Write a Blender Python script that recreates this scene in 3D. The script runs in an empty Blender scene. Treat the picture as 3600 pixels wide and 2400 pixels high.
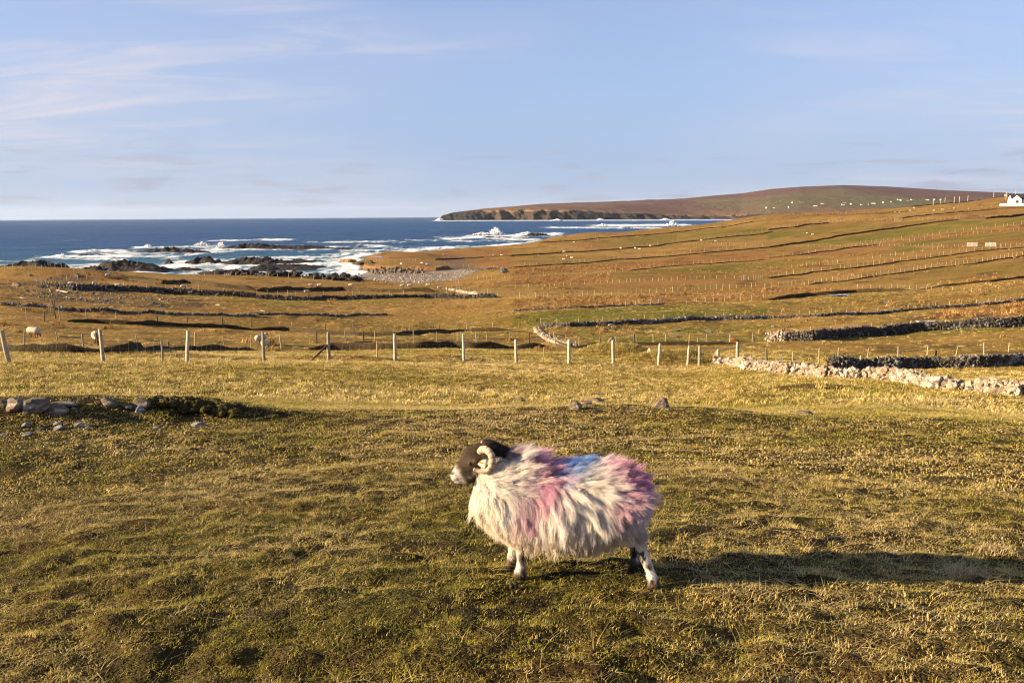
import bpy, math, random
import numpy as np
from mathutils import Vector, Matrix
random.seed(7); RNG = np.random.default_rng(11)
R = math.radians
sc = bpy.context.scene
COL = sc.collection

# ------------------------------------------------------------------ camera, sky, sun, exposure
FPX, CAMZ, PITCH, ROLL = 3000.0, 16.0, math.atan(440 / 3000.0), R(-0.37)
SUN_EL, SUN_BEHIND = R(15.5), R(9)          # the sun stands to the left and a little behind the camera
cam = bpy.data.cameras.new('camera'); camo = bpy.data.objects.new('camera', cam); COL.objects.link(camo)
cam.sensor_width = 36; cam.lens = 30; cam.clip_start = 0.05; cam.clip_end = 60000
CM = Matrix.Rotation(math.pi / 2 - PITCH, 4, 'X') @ Matrix.Rotation(ROLL, 4, 'Z')
camo.matrix_world = Matrix.Translation((0, 0, CAMZ)) @ CM
sc.camera = camo
SUNV = Vector((-math.cos(SUN_BEHIND) * math.cos(SUN_EL), -math.sin(SUN_BEHIND) * math.cos(SUN_EL), math.sin(SUN_EL)))
sl = bpy.data.lights.new('sun', 'SUN'); sl.energy = 5.0; sl.angle = R(0.55); sl.color = (1.0, 0.77, 0.47)
so = bpy.data.objects.new('sun', sl); COL.objects.link(so)
so.rotation_euler = SUNV.to_track_quat('Z', 'Y').to_euler()
sc.view_settings.view_transform = 'Standard'; sc.view_settings.look = 'None'
sc.view_settings.exposure = 1.85; sc.view_settings.gamma = 1.0
sc.cycles.use_denoising = True; sc.cycles.filter_width = 1.15
w = bpy.data.worlds.new('World'); sc.world = w; w.use_nodes = True
nt = w.node_tree; nt.nodes.clear()
def N(nt, t, **k):
    n = nt.nodes.new(t)
    for a, v in k.items():
        if a == 'inp':
            for i, x in v.items():
                if hasattr(x, 'is_output') or isinstance(x, bpy.types.NodeSocket): nt.links.new(x, n.inputs[i])
                else: n.inputs[i].default_value = x
        else: setattr(n, a, v)
    return n
def MATH(nt, op, a, b=0.0, c=0.0, clamp=False):
    n = N(nt, 'ShaderNodeMath', operation=op, use_clamp=clamp, inp={0: a, 1: b, 2: c}); return n.outputs[0]
def RAMP(nt, f, pts, interp='LINEAR'):
    n = nt.nodes.new('ShaderNodeValToRGB'); cr = n.color_ramp; cr.interpolation = interp
    while len(cr.elements) < len(pts): cr.elements.new(0.5)
    for e, (p, c) in zip(cr.elements, pts):
        e.position = p; e.color = (c, c, c, 1) if isinstance(c, (int, float)) else (*c, 1)
    nt.links.new(f, n.inputs[0]); return n.outputs[0]
def MIX(nt, f, a, b, mode='MIX'):
    n = nt.nodes.new('ShaderNodeMix'); n.data_type = 'RGBA'; n.blend_type = mode
    for i, v in ((0, f), (6, a), (7, b)):
        if isinstance(v, bpy.types.NodeSocket): nt.links.new(v, n.inputs[i])
        elif isinstance(v, (int, float)) and i != 0: n.inputs[i].default_value = (v, v, v, 1)
        else: n.inputs[i].default_value = v if i == 0 else (*v, 1)
    return n.outputs[2]
def NOISE(nt, vec, scale, detail=4, rough=0.55, dist=0.0):
    n = N(nt, 'ShaderNodeTexNoise', inp={'Scale': scale, 'Detail': detail, 'Roughness': rough, 'Distortion': dist})
    if vec is not None: nt.links.new(vec, n.inputs['Vector'])
    return n.outputs[0]
def MAPV(nt, vec, scale=(1, 1, 1), rot=(0, 0, 0), loc=(0, 0, 0)):
    n = N(nt, 'ShaderNodeMapping', inp={'Location': loc, 'Rotation': rot, 'Scale': scale}); nt.links.new(vec, n.inputs[0]); return n.outputs[0]

sky = N(nt, 'ShaderNodeTexSky', sky_type='NISHITA', sun_disc=False, sun_elevation=SUN_EL,
        sun_rotation=math.atan2(SUNV.x, SUNV.y), altitude=20, air_density=1.0, dust_density=0.0, ozone_density=3.0)
tc = N(nt, 'ShaderNodeTexCoord'); sep = N(nt, 'ShaderNodeSeparateXYZ', inp={0: tc.outputs['Generated']})
elev = MATH(nt, 'MAXIMUM', sep.outputs[2], -0.02)
# cirrus lives on a flat layer high above: direction divided by its height
pl = N(nt, 'ShaderNodeCombineXYZ', inp={0: MATH(nt, 'DIVIDE', sep.outputs[0], MATH(nt, 'ADD', elev, 0.12)), 1: MATH(nt, 'DIVIDE', sep.outputs[1], MATH(nt, 'ADD', elev, 0.12)), 2: 0.0}).outputs[0]
cir = NOISE(nt, MAPV(nt, pl, (0.9, 2.6, 1), (0, 0, R(62)), (7.1, 2.6, 0)), 1.1, 9, 0.62, 0.7)
big = NOISE(nt, MAPV(nt, pl, (0.5, 0.5, 1), (0, 0, 0), (3.1, 2.2, 0)), 0.75, 2, 0.5)
cmask = MATH(nt, 'MULTIPLY', RAMP(nt, cir, [(0.40, 0), (0.74, 1)], 'EASE'), RAMP(nt, big, [(0.42, 0), (0.60, 1)], 'EASE'))
cmask = MATH(nt, 'MULTIPLY', cmask, RAMP(nt, sep.outputs[2], [(0.0, 0.12), (0.05, 0.25), (0.11, 0.66)]))
veil = MATH(nt, 'MULTIPLY', RAMP(nt, big, [(0.3, 0), (0.7, 1)]), 0.26)
cmask = MATH(nt, 'ADD', cmask, veil, clamp=True)
# low cumulus bank a little above the horizon
cum = NOISE(nt, MAPV(nt, tc.outputs['Generated'], (3.2, 3.2, 26), loc=(4.3, 0.2, 0.0)), 3.0, 6, 0.58, 0.25)
band = RAMP(nt, sep.outputs[2], [(0.0, 0), (0.022, 1), (0.05, 0.75), (0.095, 0)], 'EASE')
cumm = MATH(nt, 'MULTIPLY', RAMP(nt, cum, [(0.52, 0), (0.66, 1)], 'EASE'), MATH(nt, 'MULTIPLY', band, 0.75))
skyc = MIX(nt, 1.0, sky.outputs[0], (1.18, 1.06, 1.22), 'MULTIPLY')
skyc = MIX(nt, RAMP(nt, sep.outputs[2], [(0.0, 0.95), (0.06, 0.85), (0.2, 0.45), (0.5, 0.0)]), skyc, (2.1, 2.85, 4.3))
col = MIX(nt, cmask, skyc, (4.6, 4.3, 4.7))
col = MIX(nt, cumm, col, (2.5, 2.6, 3.3))
bg = N(nt, 'ShaderNodeBackground', inp={0: col, 1: 0.0475})
nt.links.new(bg.outputs[0], N(nt, 'ShaderNodeOutputWorld').inputs[0])

# ------------------------------------------------------------------ helpers
RIGHT = np.array(CM.to_3x3() @ Vector((1, 0, 0))); UP = np.array(CM.to_3x3() @ Vector((0, 1, 0))); FWD = np.array(CM.to_3x3() @ Vector((0, 0, -1)))
def ray(px, py):
    return FWD + RIGHT * ((px - 1800) / FPX) + UP * ((1200 - py) / FPX)
def project(P):
    d = P - np.array([0, 0, CAMZ]); f = d @ FWD; f = np.where(f < 0.05, 0.05, f)
    return 1800 + FPX * (d @ RIGHT) / f, 1200 - FPX * (d @ UP) / f
def hsh(ix, iy, s):
    h = (ix.astype(np.int64) * 374761393 + iy.astype(np.int64) * 668265263 + s * 974634777) & 0xffffffff
    h = ((h ^ (h >> 13)) * 1274126177) & 0xffffffff
    return ((h ^ (h >> 16)) & 0xffff) / 65535.0
def noise2(x, y, s=0):
    ix = np.floor(x); iy = np.floor(y); fx = x - ix; fy = y - iy
    fx = fx * fx * (3 - 2 * fx); fy = fy * fy * (3 - 2 * fy)
    a = hsh(ix, iy, s); b = hsh(ix + 1, iy, s); c = hsh(ix, iy + 1, s); d = hsh(ix + 1, iy + 1, s)
    return (a + (b - a) * fx) * (1 - fy) + (c + (d - c) * fx) * fy - 0.5
def noise3(p, s=0):
    return (noise2(p[..., 0] + 31.7 * np.floor(p[..., 2]), p[..., 1] + 17.3 * np.floor(p[..., 2]), s) * (1 - (p[..., 2] % 1)) +
            noise2(p[..., 0] + 31.7 * (np.floor(p[..., 2]) + 1), p[..., 1] + 17.3 * (np.floor(p[..., 2]) + 1), s) * (p[..., 2] % 1))
def fbm(x, y, s=0, o=4):
    r = 0; a = 1.0
    for i in range(o):
        r = r + a * noise2(x, y, s + i); x = x * 2.03 + 5.1; y = y * 2.03 + 1.7; a *= 0.5
    return r
def sstep(a, b, x):
    t = np.clip((x - a) / (b - a), 0, 1); return t * t * (3 - 2 * t)

def mesh_obj(name, verts, faces, mat=None, parent=None, smooth=True):
    me = bpy.data.meshes.new(name)
    if isinstance(verts, np.ndarray): verts = verts.astype(float)
    if isinstance(faces, np.ndarray):
        n = len(faces); k = faces.shape[1]
        me.vertices.add(len(verts)); me.vertices.foreach_set('co', np.asarray(verts, np.float32).ravel())
        me.loops.add(n * k); me.loops.foreach_set('vertex_index', faces.astype(np.int32).ravel())
        me.polygons.add(n); me.polygons.foreach_set('loop_start', np.arange(0, n * k, k, dtype=np.int32))
        me.update(calc_edges=True)
    else:
        me.from_pydata([tuple(v) for v in verts], [], [tuple(f) for f in faces])
    if smooth: me.polygons.foreach_set('use_smooth', np.ones(len(me.polygons), bool))
    me.update()
    if mat: me.materials.append(mat)
    o = bpy.data.objects.new(name, me); COL.objects.link(o); o.parent = parent
    return o
def inst(name, me, parent=None, loc=(0, 0, 0), rot=(0, 0, 0), scl=(1, 1, 1)):
    o = bpy.data.objects.new(name, me); COL.objects.link(o); o.parent = parent
    o.location = loc; o.rotation_euler = rot; o.scale = scl; return o
def empty(name, loc=(0, 0, 0), rz=0.0):
    o = bpy.data.objects.new(name, None); COL.objects.link(o); o.location = loc; o.rotation_euler = (0, 0, rz); o.empty_display_size = 0.2; return o
def tag(o, label=None, cat=None, group=None, kind=None):
    for k, v in (('label', label), ('category', cat), ('group', group), ('kind', kind)):
        if v: o[k] = v
    return o
def attr(o, name, data, typ='FLOAT'):
    a = o.data.attributes.new(name, 'FLOAT_COLOR' if typ == 'C' else typ, 'POINT')
    if typ == 'C':
        d = np.ones((len(data), 4), np.float32); d[:, :3] = data; a.data.foreach_set('color', d.ravel())
    elif typ == 'FLOAT_VECTOR': a.data.foreach_set('vector', np.asarray(data, np.float32).ravel())
    else: a.data.foreach_set('value', np.asarray(data).ravel())
def grid_faces(nr, nc):
    i = np.arange(nr - 1)[:, None] * nc + np.arange(nc - 1)[None, :]
    i = i.ravel(); return np.stack([i, i + 1, i + nc + 1, i + nc], 1)
def new_mat(name):
    m = bpy.data.materials.new(name); m.use_nodes = True; nt = m.node_tree; nt.nodes.clear()
    out = N(nt, 'ShaderNodeOutputMaterial'); p = N(nt, 'ShaderNodeBsdfPrincipled'); nt.links.new(p.outputs[0], out.inputs[0])
    return m, nt, p, out
def pos(nt): return N(nt, 'ShaderNodeNewGeometry').outputs['Position']
def objc(nt): return N(nt, 'ShaderNodeTexCoord').outputs['Object']
def BUMP(nt, p, h, strength, dist):
    b = N(nt, 'ShaderNodeBump', inp={'Strength': strength, 'Distance': dist, 'Height': h}); nt.links.new(b.outputs[0], p.inputs['Normal'])
def ATTR(nt, name, typ='GEOMETRY'):
    return N(nt, 'ShaderNodeAttribute', attribute_name=name, attribute_type=typ)
def rough_mat(name, c1, c2, scale, rough=0.9, bump=0.3, bdist=0.02, c3=None, coord='pos', spec=0.25, rnd=0.0):
    m, nt, p, _ = new_mat(name)
    v = pos(nt) if coord == 'pos' else objc(nt)
    f = NOISE(nt, v, scale, 6, 0.6); c = RAMP(nt, f, [(0.3, c1), (0.7, c2)])
    if c3:
        g = NOISE(nt, v, scale * 0.37, 5, 0.65); c = MIX(nt, RAMP(nt, g, [(0.52, 0), (0.62, 1)]), c, c3)
    if rnd:
        oi = N(nt, 'ShaderNodeObjectInfo').outputs['Random']
        c = MIX(nt, 1.0, c, RAMP(nt, oi, [(0, 1 - rnd), (1, 1 + rnd)]), 'MULTIPLY')
    nt.links.new(c, p.inputs['Base Color']); p.inputs['Roughness'].default_value = rough; p.inputs['Specular IOR Level'].default_value = spec
    if bump: BUMP(nt, p, NOISE(nt, v, scale * 2.3, 8, 0.62), bump, bdist)
    return m

# zoom frames in which the photograph was measured -> photograph pixels
ZF = {'A': (0, 700, 2.6133), 'B': (900, 700, 2.6133), 'C': (1800, 700, 2.6133), 'D': (2700, 600, 2.6133), 'E': (2500, 1100, 2.138),
      'F': (0, 1100, 1.96), 'G': (1800, 1100, 2.6133), 'H': (3050, 1080, 4.276), 'I': (0, 850, 4.704), 'J': (3200, 620, 5.88), 'K': (2000, 1180, 4.704)}
def S(z, *pts):
    x0, y0, k = ZF[z]; return [(x0 + a / k, y0 + b / k) for a, b in pts]

# ------------------------------------------------------------------ land form: distance at which each row of the photograph lies
def zdrop(px, py, d):
    r = ray(px, py); return CAMZ + d * r[2] / math.hypot(r[0], r[1])
NEAR = [(0.3, 14.38), (4.6, 13.95), (8, 13.60)]
COLS = {
 0:    [(12.5,1440),(31,1277),(50,1235),(56,1215),(66,1180),(78,1128),(95,1075),(135,1012),(160,985),(190,950)],
 450:  [(12.5,1440),(32,1276),(48,1237),(55,1217),(68,1181),(82,1139),(98,1088),(128,1022),(160,996),(196,955)],
 900:  [(12.5,1440),(33,1275),(46,1240),(54,1225),(70,1185),(85,1152),(100,1105),(122,1055),(145,1030),(165,1000),(205,964)],
 1150: [(12.5,1440),(34,1276),(48,1240),(55,1225),(73,1183),(88,1158),(104,1105),(125,1055),(150,1028),(175,1000),(215,972)],
 1350: [(12.5,1440),(35,1276),(50,1240),(56,1226),(76,1180),(90,1165),(108,1105),(128,1055),(155,1026),(182,1004),(245,960),(262,942),(268,922),(350,881)],
 1600: [(12.5,1440),(37,1278),(52,1230),(57,1225),(78,1178),(92,1160),(108,1105),(128,1052),(155,1022),(185,1002),(225,976),(262,948),(275,935),(330,905),(400,873)],
 1800: [(12.5,1440),(38,1280),(56,1225),(85,1155),(100,1102),(122,1050),(160,1000),(220,950),(300,902),(390,868),(420,859)],
 2000: [(12.5,1440),(40,1281),(57,1222),(80,1148),(97,1092),(122,1045),(160,1000),(220,948),(300,900),(390,860),(470,832),(520,817)],
 2300: [(13,1440),(43,1284),(60,1215),(85,1133),(105,1066),(155,1000),(210,950),(290,900),(380,860),(470,830),(560,806),(620,800)],
 2500: [(13,1450),(43,1288),(62,1210),(82,1145),(100,1080),(125,1040),(155,995),(205,948),(275,900),(370,850),(470,815),(580,793),(650,787)],
 2600: [(13,1455),(30,1330),(41,1283),(63,1205),(80,1150),(97,1095),(120,1048),(152,998),(200,950),(265,900),(360,850),(470,808),(570,782),(660,764)],
 2700: [(13,1460),(25,1352),(38,1305),(44,1278),(65,1196),(80,1150),(95,1100),(118,1050),(150,1000),(195,950),(255,900),(350,850),(470,800),(560,772),(660,752)],
 3150: [(13,1475),(20,1394),(31,1337),(44,1295),(52,1250),(70,1190),(92,1100),(112,1050),(140,1000),(175,950),(225,900),(300,850),(390,800),(470,762),(560,735),(620,727)],
 3600: [(13,1490),(25,1390),(50,1278),(60,1215),(75,1150),(88,1100),(105,1050),(125,1000),(155,950),(195,900),(255,850),(330,800),(410,760),(485,723),(560,702),(680,674)],
}
LD0, LD1, ND = math.log(0.3), math.log(2600.0), 520
UG = np.arange(-400, 4801, 25.0); LG = np.linspace(LD0, LD1, ND)
cols = []
keys = sorted(COLS)
for k in keys:
    pr = list(NEAR) + [(d, zdrop(k, y, d)) for d, y in COLS[k]]
    d, z = pr[-1]
    if k >= 2600: pr += [(d * 1.25, z - 6), (d * 1.7, z * 0.35), (1500, -4), (2600, -6)]
    else: pr += [(d * 1.035, z - 0.5 if z > 3 else z * 0.6), (d * 1.10, 0.2), (d * 1.2, -3), (2600, -8)]
    cols.append(np.interp(LG, [math.log(a) for a, _ in pr], [b for _, b in pr]))
cols = np.array(cols)
TG = np.array([np.interp(UG, keys, cols[:, j]) for j in range(ND)]).T      # [u, d]
def gsm(a, sig, axis):
    k = np.exp(-0.5 * (np.arange(-int(3 * sig) - 1, int(3 * sig) + 2) / sig) ** 2); k /= k.sum(); r = len(k) // 2
    p = np.pad(a, [(r, r) if i == axis else (0, 0) for i in range(2)], mode='edge')
    return np.apply_along_axis(lambda v: np.convolve(v, k, 'valid'), axis, p)
TG = gsm(gsm(TG, 1.6, 1), 2.2, 0)
def terr_base(x, y):
    d = np.hypot(x, y); u = 1800 + FPX * np.where(y > 0.05 * d, x / np.maximum(y, 1e-3), np.sign(x) * 20)
    fu = np.clip((u - UG[0]) / 25.0, 0, len(UG) - 1.001); fl = np.clip((np.log(np.maximum(d, 0.31)) - LD0) / (LD1 - LD0) * (ND - 1), 0, ND - 1.001)
    i = fu.astype(int); j = fl.astype(int); a = fu - i; b = fl - j
    return (TG[i, j] * (1 - a) + TG[i + 1, j] * a) * (1 - b) + (TG[i, j + 1] * (1 - a) + TG[i + 1, j + 1] * a) * b
BUMPS = []      # (x, y, rx, ry, angle, height) small rises
def terr(x, y):
    x = np.asarray(x, float); y = np.asarray(y, float); d = np.hypot(x, y)
    z = terr_base(x, y)
    lod = lambda lam: np.clip(1.6 - d * 0.012 / lam * 2.0, 0, 1)
    land = sstep(0.3, 2.0, z)
    r = 0.026 * noise2(x / 1.1, y / 0.9, 3) * lod(0.9) + 0.070 * (np.abs(noise2(x / 0.30 + y * .4, y / 0.22, 4)) + .7 * noise2(x / .21 - y * .5, y / .17, 14)) * lod(0.25) + 0.055 * noise2(x / 0.12, y / 0.10, 5) * lod(0.12)
    r = r + 0.05 * fbm(x / 3.1, y / 2.3, 6, 2) * lod(2.3) * sstep(2, 10, d)
    far = sstep(24, 60, d)
    r = r + far * (0.55 * fbm(x / 16, y / 11, 8, 3) + 0.34 * np.abs(fbm(x / 3.6, y / 2.4, 12, 2)) * lod(4.5))
    r = r + far * sstep(150, 400, d) * 1.6 * fbm(x / 60, y / 45, 15, 3)
    z = z + r * land 
    for (bx, by, rx, ry, an, h) in BUMPS:
        c, s = math.cos(an), math.sin(an); dx = x - bx; dy = y - by
        q = ((dx * c + dy * s) / rx) ** 2 + ((-dx * s + dy * c) / ry) ** 2
        z = z + h * np.exp(-q)
    return z
def hit(px, py, dmin=1.5, dmax=1400):
    """the place on the land that this point of the photograph shows"""
    r = ray(px, py); h = math.hypot(r[0], r[1]); d = np.exp(np.linspace(math.log(dmin), math.log(dmax), 900))
    zr = CAMZ + d * r[2] / h; zt = terr(d * r[0] / h, d * r[1] / h)
    below = np.nonzero(zr < zt)[0]
    if len(below) == 0:
        i = int(np.argmin(np.where(d > 60, (zr - zt) / d, 9))); dd = d[i]
    else:
        i = max(1, below[0]); a = zr[i - 1] - zt[i - 1]; b = zr[i] - zt[i]; t = a / (a - b + 1e-9); dd = d[i - 1] + (d[i] - d[i - 1]) * min(max(t, 0), 1)
    x, y = dd * r[0] / h, dd * r[1] / h
    return Vector((x, y, float(terr(x, y))))
def at_dist(px, d):
    a = math.atan2((px - 1800) / FPX, 1.0); x, y = d * math.sin(a), d * math.cos(a); return Vector((x, y, float(terr(x, y))))
def at_sea(px, py, z=0.0):
    r = ray(px, py); t = (z - CAMZ) / r[2]; return Vector((r[0] * t, r[1] * t, z))

# small rises that break the near field, the left turf ridge and the right one
for px0, px1, d, h in ((-300, 900, 12.3, 0.15), (1750, 2720, 12.8, 0.07)):
    for k in range(9):
        p = at_dist(px0 + (px1 - px0) * (k + .5) / 9, d + 0.5 * math.sin(k * 2.1)); BUMPS.append((p.x, p.y, 0.75, 0.42, 0.1, h * (0.75 + 0.4 * random.random())))
for px, py, rx, ry, h in ((2790,1300,2.0,.5,.22),(2860,1365,1.2,.4,.15),(1560,1262,2.2,.6,.25),(360,1245,3,.8,.3),(640,1258,2.4,.7,.22),(1200,1265,3,.6,.25),(2300,1262,2.2,.6,.2)):
    p = hit(px, py); BUMPS.append((p.x, p.y, rx, ry, 0.1, h))
# knoll by the shore at the far left
p = at_dist(330, 172); BUMPS.append((p.x, p.y, 9, 5, 0.2, 1.0)); p = at_dist(90, 178); BUMPS.append((p.x, p.y, 10, 7, 0.2, 1.3))

# polar sheet centred on the camera, fine where the photograph looks
az = np.concatenate([np.linspace(-180, -42, 24, endpoint=False), np.linspace(-42, -33, 24, endpoint=False), np.linspace(-33, 33, 470, endpoint=False), np.linspace(33, 42, 24, endpoint=False), np.linspace(42, 180, 25)])
dd = np.exp(np.linspace(math.log(0.4), math.log(2400), 760))
AZ, DD = np.meshgrid(np.radians(az), dd); GX = DD * np.sin(AZ); GY = DD * np.cos(AZ); GZ = terr(GX, GY)
GP = np.stack([GX, GY, GZ], -1).reshape(-1, 3); PX, PY = project(GP)
D1 = DD.ravel()
def in_poly(px, py, poly, soft=0):
    r = np.zeros(px.shape, bool); n = len(poly)
    for i in range(n):
        x1, y1 = poly[i]; x2, y2 = poly[(i + 1) % n]
        if y1 == y2: continue
        c = ((y1 > py) != (y2 > py)) & (px < (x2 - x1) * (py - y1) / (y2 - y1) + x1); r ^= c
    return r
GREEN = [S('C',(700,690),(1300,650),(2352,570),(2352,640),(1800,720),(1300,740),(800,720)), S('C',(0,1040),(500,1015),(1500,985),(2000,1010),(2352,1000),(2352,1080),(1500,1105),(800,1135),(0,1170)),
 S('D',(300,680),(1760,460),(2352,430),(2352,475),(1500,585),(900,660),(400,695)), S('D',(250,560),(700,488),(1000,482),(700,530),(450,570)), S('D',(1250,665),(2352,520),(2352,650),(1300,690)),
 S('D',(0,830),(700,790),(1300,690),(1500,720),(800,800),(0,890)), S('C',(700,400),(1500,310),(2352,240),(2352,300),(1600,390),(1000,440)), S('D',(0,560),(500,500),(560,560),(0,640)),
 S('A',(1000,900),(2352,930),(2352,990),(1400,960)), S('B',(0,930),(600,940),(600,985),(0,990)), S('D',(200,1520),(2352,1420),(2352,1470),(900,1560)), S('D',(2000,1110),(2352,1080),(2352,1140),(2000,1150)), S('C',(500,1200),(2000,1160),(2352,1150),(2352,1300),(700,1330))]
RUSS = [S('C',(0,920),(700,900),(1300,875),(2352,825),(2352,925),(1500,955),(700,985),(0,1010)), S('D',(0,1070),(500,1085),(1250,1090),(400,1140),(0,1170)), S('D',(200,775),(900,722),(1300,735),(700,790)),
 S('C',(0,640),(1100,575),(2352,470),(2352,545),(1100,640),(0,700)), S('D',(0,790),(700,700),(1500,610),(2352,510),(2352,540),(1500,640),(700,730),(0,810)), S('C',(0,720),(900,690),(900,760),(0,790)),
 S('B',(1500,500),(2352,440),(2352,520),(1700,545)), S('B',(1700,560),(2352,535),(2352,620),(1850,620)), S('D',(1800,1220),(2352,1200),(2352,1350),(1400,1370)), S('D',(0,410),(1200,360),(1200,390),(0,440))]
jx = PX + 26 * fbm(GX.ravel() / 6, GY.ravel() / 6, 40, 3); jy = PY + 5 * fbm(GX.ravel() / 9, GY.ravel() / 9, 44, 3)
g = np.zeros(len(GP)); ru = np.zeros(len(GP))
for P_ in GREEN: g = np.maximum(g, in_poly(jx, jy, P_))
for P_ in RUSS: ru = np.maximum(ru, in_poly(jx, jy, P_))
fx, fy = GX.ravel(), GY.ravel()
n1 = fbm(fx / 22, fy / 14, 21, 4); n2 = fbm(fx / 4.5, fy / 3, 25, 4); n3 = fbm(fx / 0.8, fy / 0.6, 29, 3)
straw = np.array([0.262, 0.160, 0.052]); ochre = np.array([0.200, 0.124, 0.034]); green = np.array([0.105, 0.103, 0.018]); russ = np.array([0.205, 0.100, 0.036]); earth = np.array([0.075, 0.046, 0.022])
def lerp(a, b, t): return a + (b - a) * np.clip(t, 0, 1)[:, None]
C_ = lerp(np.tile(straw, (len(GP), 1)), ochre, 0.5 + 1.3 * n1 + 0.5 * n2)
C_ = lerp(C_, green, 0.75 * g * (0.75 + 0.9 * n2) + 0.36 * sstep(0.0, 0.45, fbm(fx / 40, fy / 22, 60, 3)))
C_ = lerp(C_, russ, ru * (0.75 + 0.8 * n2) + 0.5 * sstep(0.1, 0.45, fbm(fx / 35, fy / 25, 66, 3)) * sstep(60, 140, D1))
C_ = lerp(C_, earth, 0.7 * sstep(0.22, 0.45, n2) * (1 - 0.6 * g))
nearm = 1 - sstep(16, 34, D1)
thatch = lerp(np.tile(np.array([0.056, 0.038, 0.014]), (len(GP), 1)), np.array([0.040, 0.039, 0.010]), 0.5 + n3 * 1.5 + n2)  # dead thatch, darkened to paint in the shadow gaps between blades
thatch = lerp(thatch, np.array([0.026, 0.018, 0.010]), 0.9 * sstep(0.12, 0.4, n3 + 0.15 * n2))
C_ = C_ + (thatch - C_) * nearm[:, None]
# rocky shore, shingle and bare earth
zz = GP[:, 2]; shore = (1 - sstep(0.3, 1.1, zz + 0.7 * n2)) * sstep(150, 200, D1) * (1 - sstep(700, 900, D1))
C_ = lerp(C_, np.array([0.10, 0.085, 0.07]), shore)
sand = in_poly(jx, PY + 0.4 * (jy - PY), S('B', (560,655),(640,600),(800,610),(960,635),(1100,640),(1500,665),(1900,645),(2100,640),(1830,745),(1500,778),(1150,760),(900,700)))
C_ = lerp(C_, np.array([0.22, 0.185, 0.15]), sand * 0.95)
stony = in_poly(jx, jy, S('A', (0,780),(340,760),(560,690),(760,700),(830,740),(1200,870),(1900,900),(1900,1000),(900,990),(300,930),(0,900)))
C_ = lerp(C_, np.array([0.085, 0.060, 0.040]), stony * (0.55 + 0.9 * n2))
AZR = np.radians(az); LDD = np.log(dd)
def terr(x, y):
    """height of the ground sheet as built"""
    x = np.asarray(x, float); y = np.asarray(y, float); a = np.arctan2(x, y); l = np.log(np.maximum(np.hypot(x, y), .41))
    i = np.clip(np.searchsorted(AZR, a) - 1, 0, len(AZR) - 2); fl = np.clip((l - LDD[0]) / (LDD[1] - LDD[0]), 0, len(LDD) - 1.001); j = fl.astype(int)
    ta = np.clip((a - AZR[i]) / (AZR[i + 1] - AZR[i]), 0, 1); tb = fl - j
    return (GZ[j, i] * (1 - ta) + GZ[j, i + 1] * ta) * (1 - tb) + (GZ[j + 1, i] * (1 - ta) + GZ[j + 1, i + 1] * ta) * tb
ground = mesh_obj('ground', GP, grid_faces(len(dd), len(az)))
attr(ground, 'gcol', np.clip(C_, 0.01, 0.9), 'C'); attr(ground, 'fine', 1 - nearm * 0.7)
tag(ground, kind='structure')
m, nt, p, _ = new_mat('pasture'); v = pos(nt)
a = NOISE(nt, MAPV(nt, v, (1, 1.5, 1)), 1.3, 8, 0.7); b = NOISE(nt, v, 7.0, 6, 0.7)
c = MIX(nt, 1.0, ATTR(nt, 'gcol').outputs['Color'], RAMP(nt, a, [(0.28, (0.62, 0.58, 0.5)), (0.72, (1.36, 1.36, 1.4))]), 'MULTIPLY')
c = MIX(nt, 1.0, c, RAMP(nt, b, [(0.3, 0.68), (0.7, 1.3)]), 'MULTIPLY')
nt.links.new(c, p.inputs['Base Color']); p.inputs['Roughness'].default_value = 1.0; p.inputs['Specular IOR Level'].default_value = 0.05
h = MATH(nt, 'ADD', MATH(nt, 'MULTIPLY', NOISE(nt, MAPV(nt, v, (1, 1.6, 1)), 1.7, 6, 0.7), 1.0), MATH(nt, 'MULTIPLY', NOISE(nt, v, 9.0, 4, 0.7), 0.22))
BUMP(nt, p, h, 0.9, 0.32)
ground.data.materials.append(m)

# ------------------------------------------------------------------ the sea
REEFS = [  # x0, x1 of the photograph, water line row, height in metres, half depth in metres, seed, label
 (465,748,886,3.0,6,1,'low jagged dark reef, left part of the offshore chain'),
 (765,1238,872,3.4,9,2,'long flat dark skerry lying farthest out in the surf'),
 (-60,250,948,3.6,8,3,'black shore rocks behind the grassy knoll'),
 (235,600,953,3.8,8,4,'long ridge of black shore rocks right of the knoll'),
 (584,612,928,2.0,3,5,'single upright black rock standing in white water'),
 (652,782,925,2.6,5,6,'peaked dark rock, left of the middle reef'),
 (770,1065,926,2.8,7,7,'low dark middle reef in front of the long skerry'),
 (606,708,947,1.5,4,8,'low black rock washed by foam in the inlet'),
 (275,330,898,0.8,2.5,9,'small dark rock barely above the surf'),
 (340,382,896,1.0,2.5,10,'small rounded dark rock in the left surf'),
 (1222,1330,867,0.8,3,11,'thin flat rock trailing off the long skerry'),
 (1692,1800,834,1.6,8,12,'dark reef awash in the breaking wave below the headland'),
 (1835,1935,828,2.2,8,13,'dark reef beside the grassy shoreline in white water'),
 (2180,2230,802,1.6,6,14,'far small rock under the big breaker'),
 (860,1010,950,1.8,6,15,'rough black rocks at the mouth of the cove'),
 (985,1150,922,2.2,9,16,'dark rock shelf running out from the earth cliff'),
 (880,1140,938,1.8,9,17,'broken dark rock shelf in front of the cove'),
 (690,930,960,1.3,7,18,'low black rocks along the near edge of the inlet'),
]
saz = np.radians(np.linspace(-75, 75, 900)); sd = np.exp(np.linspace(math.log(140), math.log(26000), 620))
SA, SD = np.meshgrid(saz, sd); SX = SD * np.sin(SA); SY = SD * np.cos(SA)
PSX, PSY = project(np.stack([SX, SY, 0 * SX], -1).reshape(-1, 3)); PSX = PSX.reshape(SX.shape); PSY = PSY.reshape(SX.shape)
swell = 0
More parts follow.
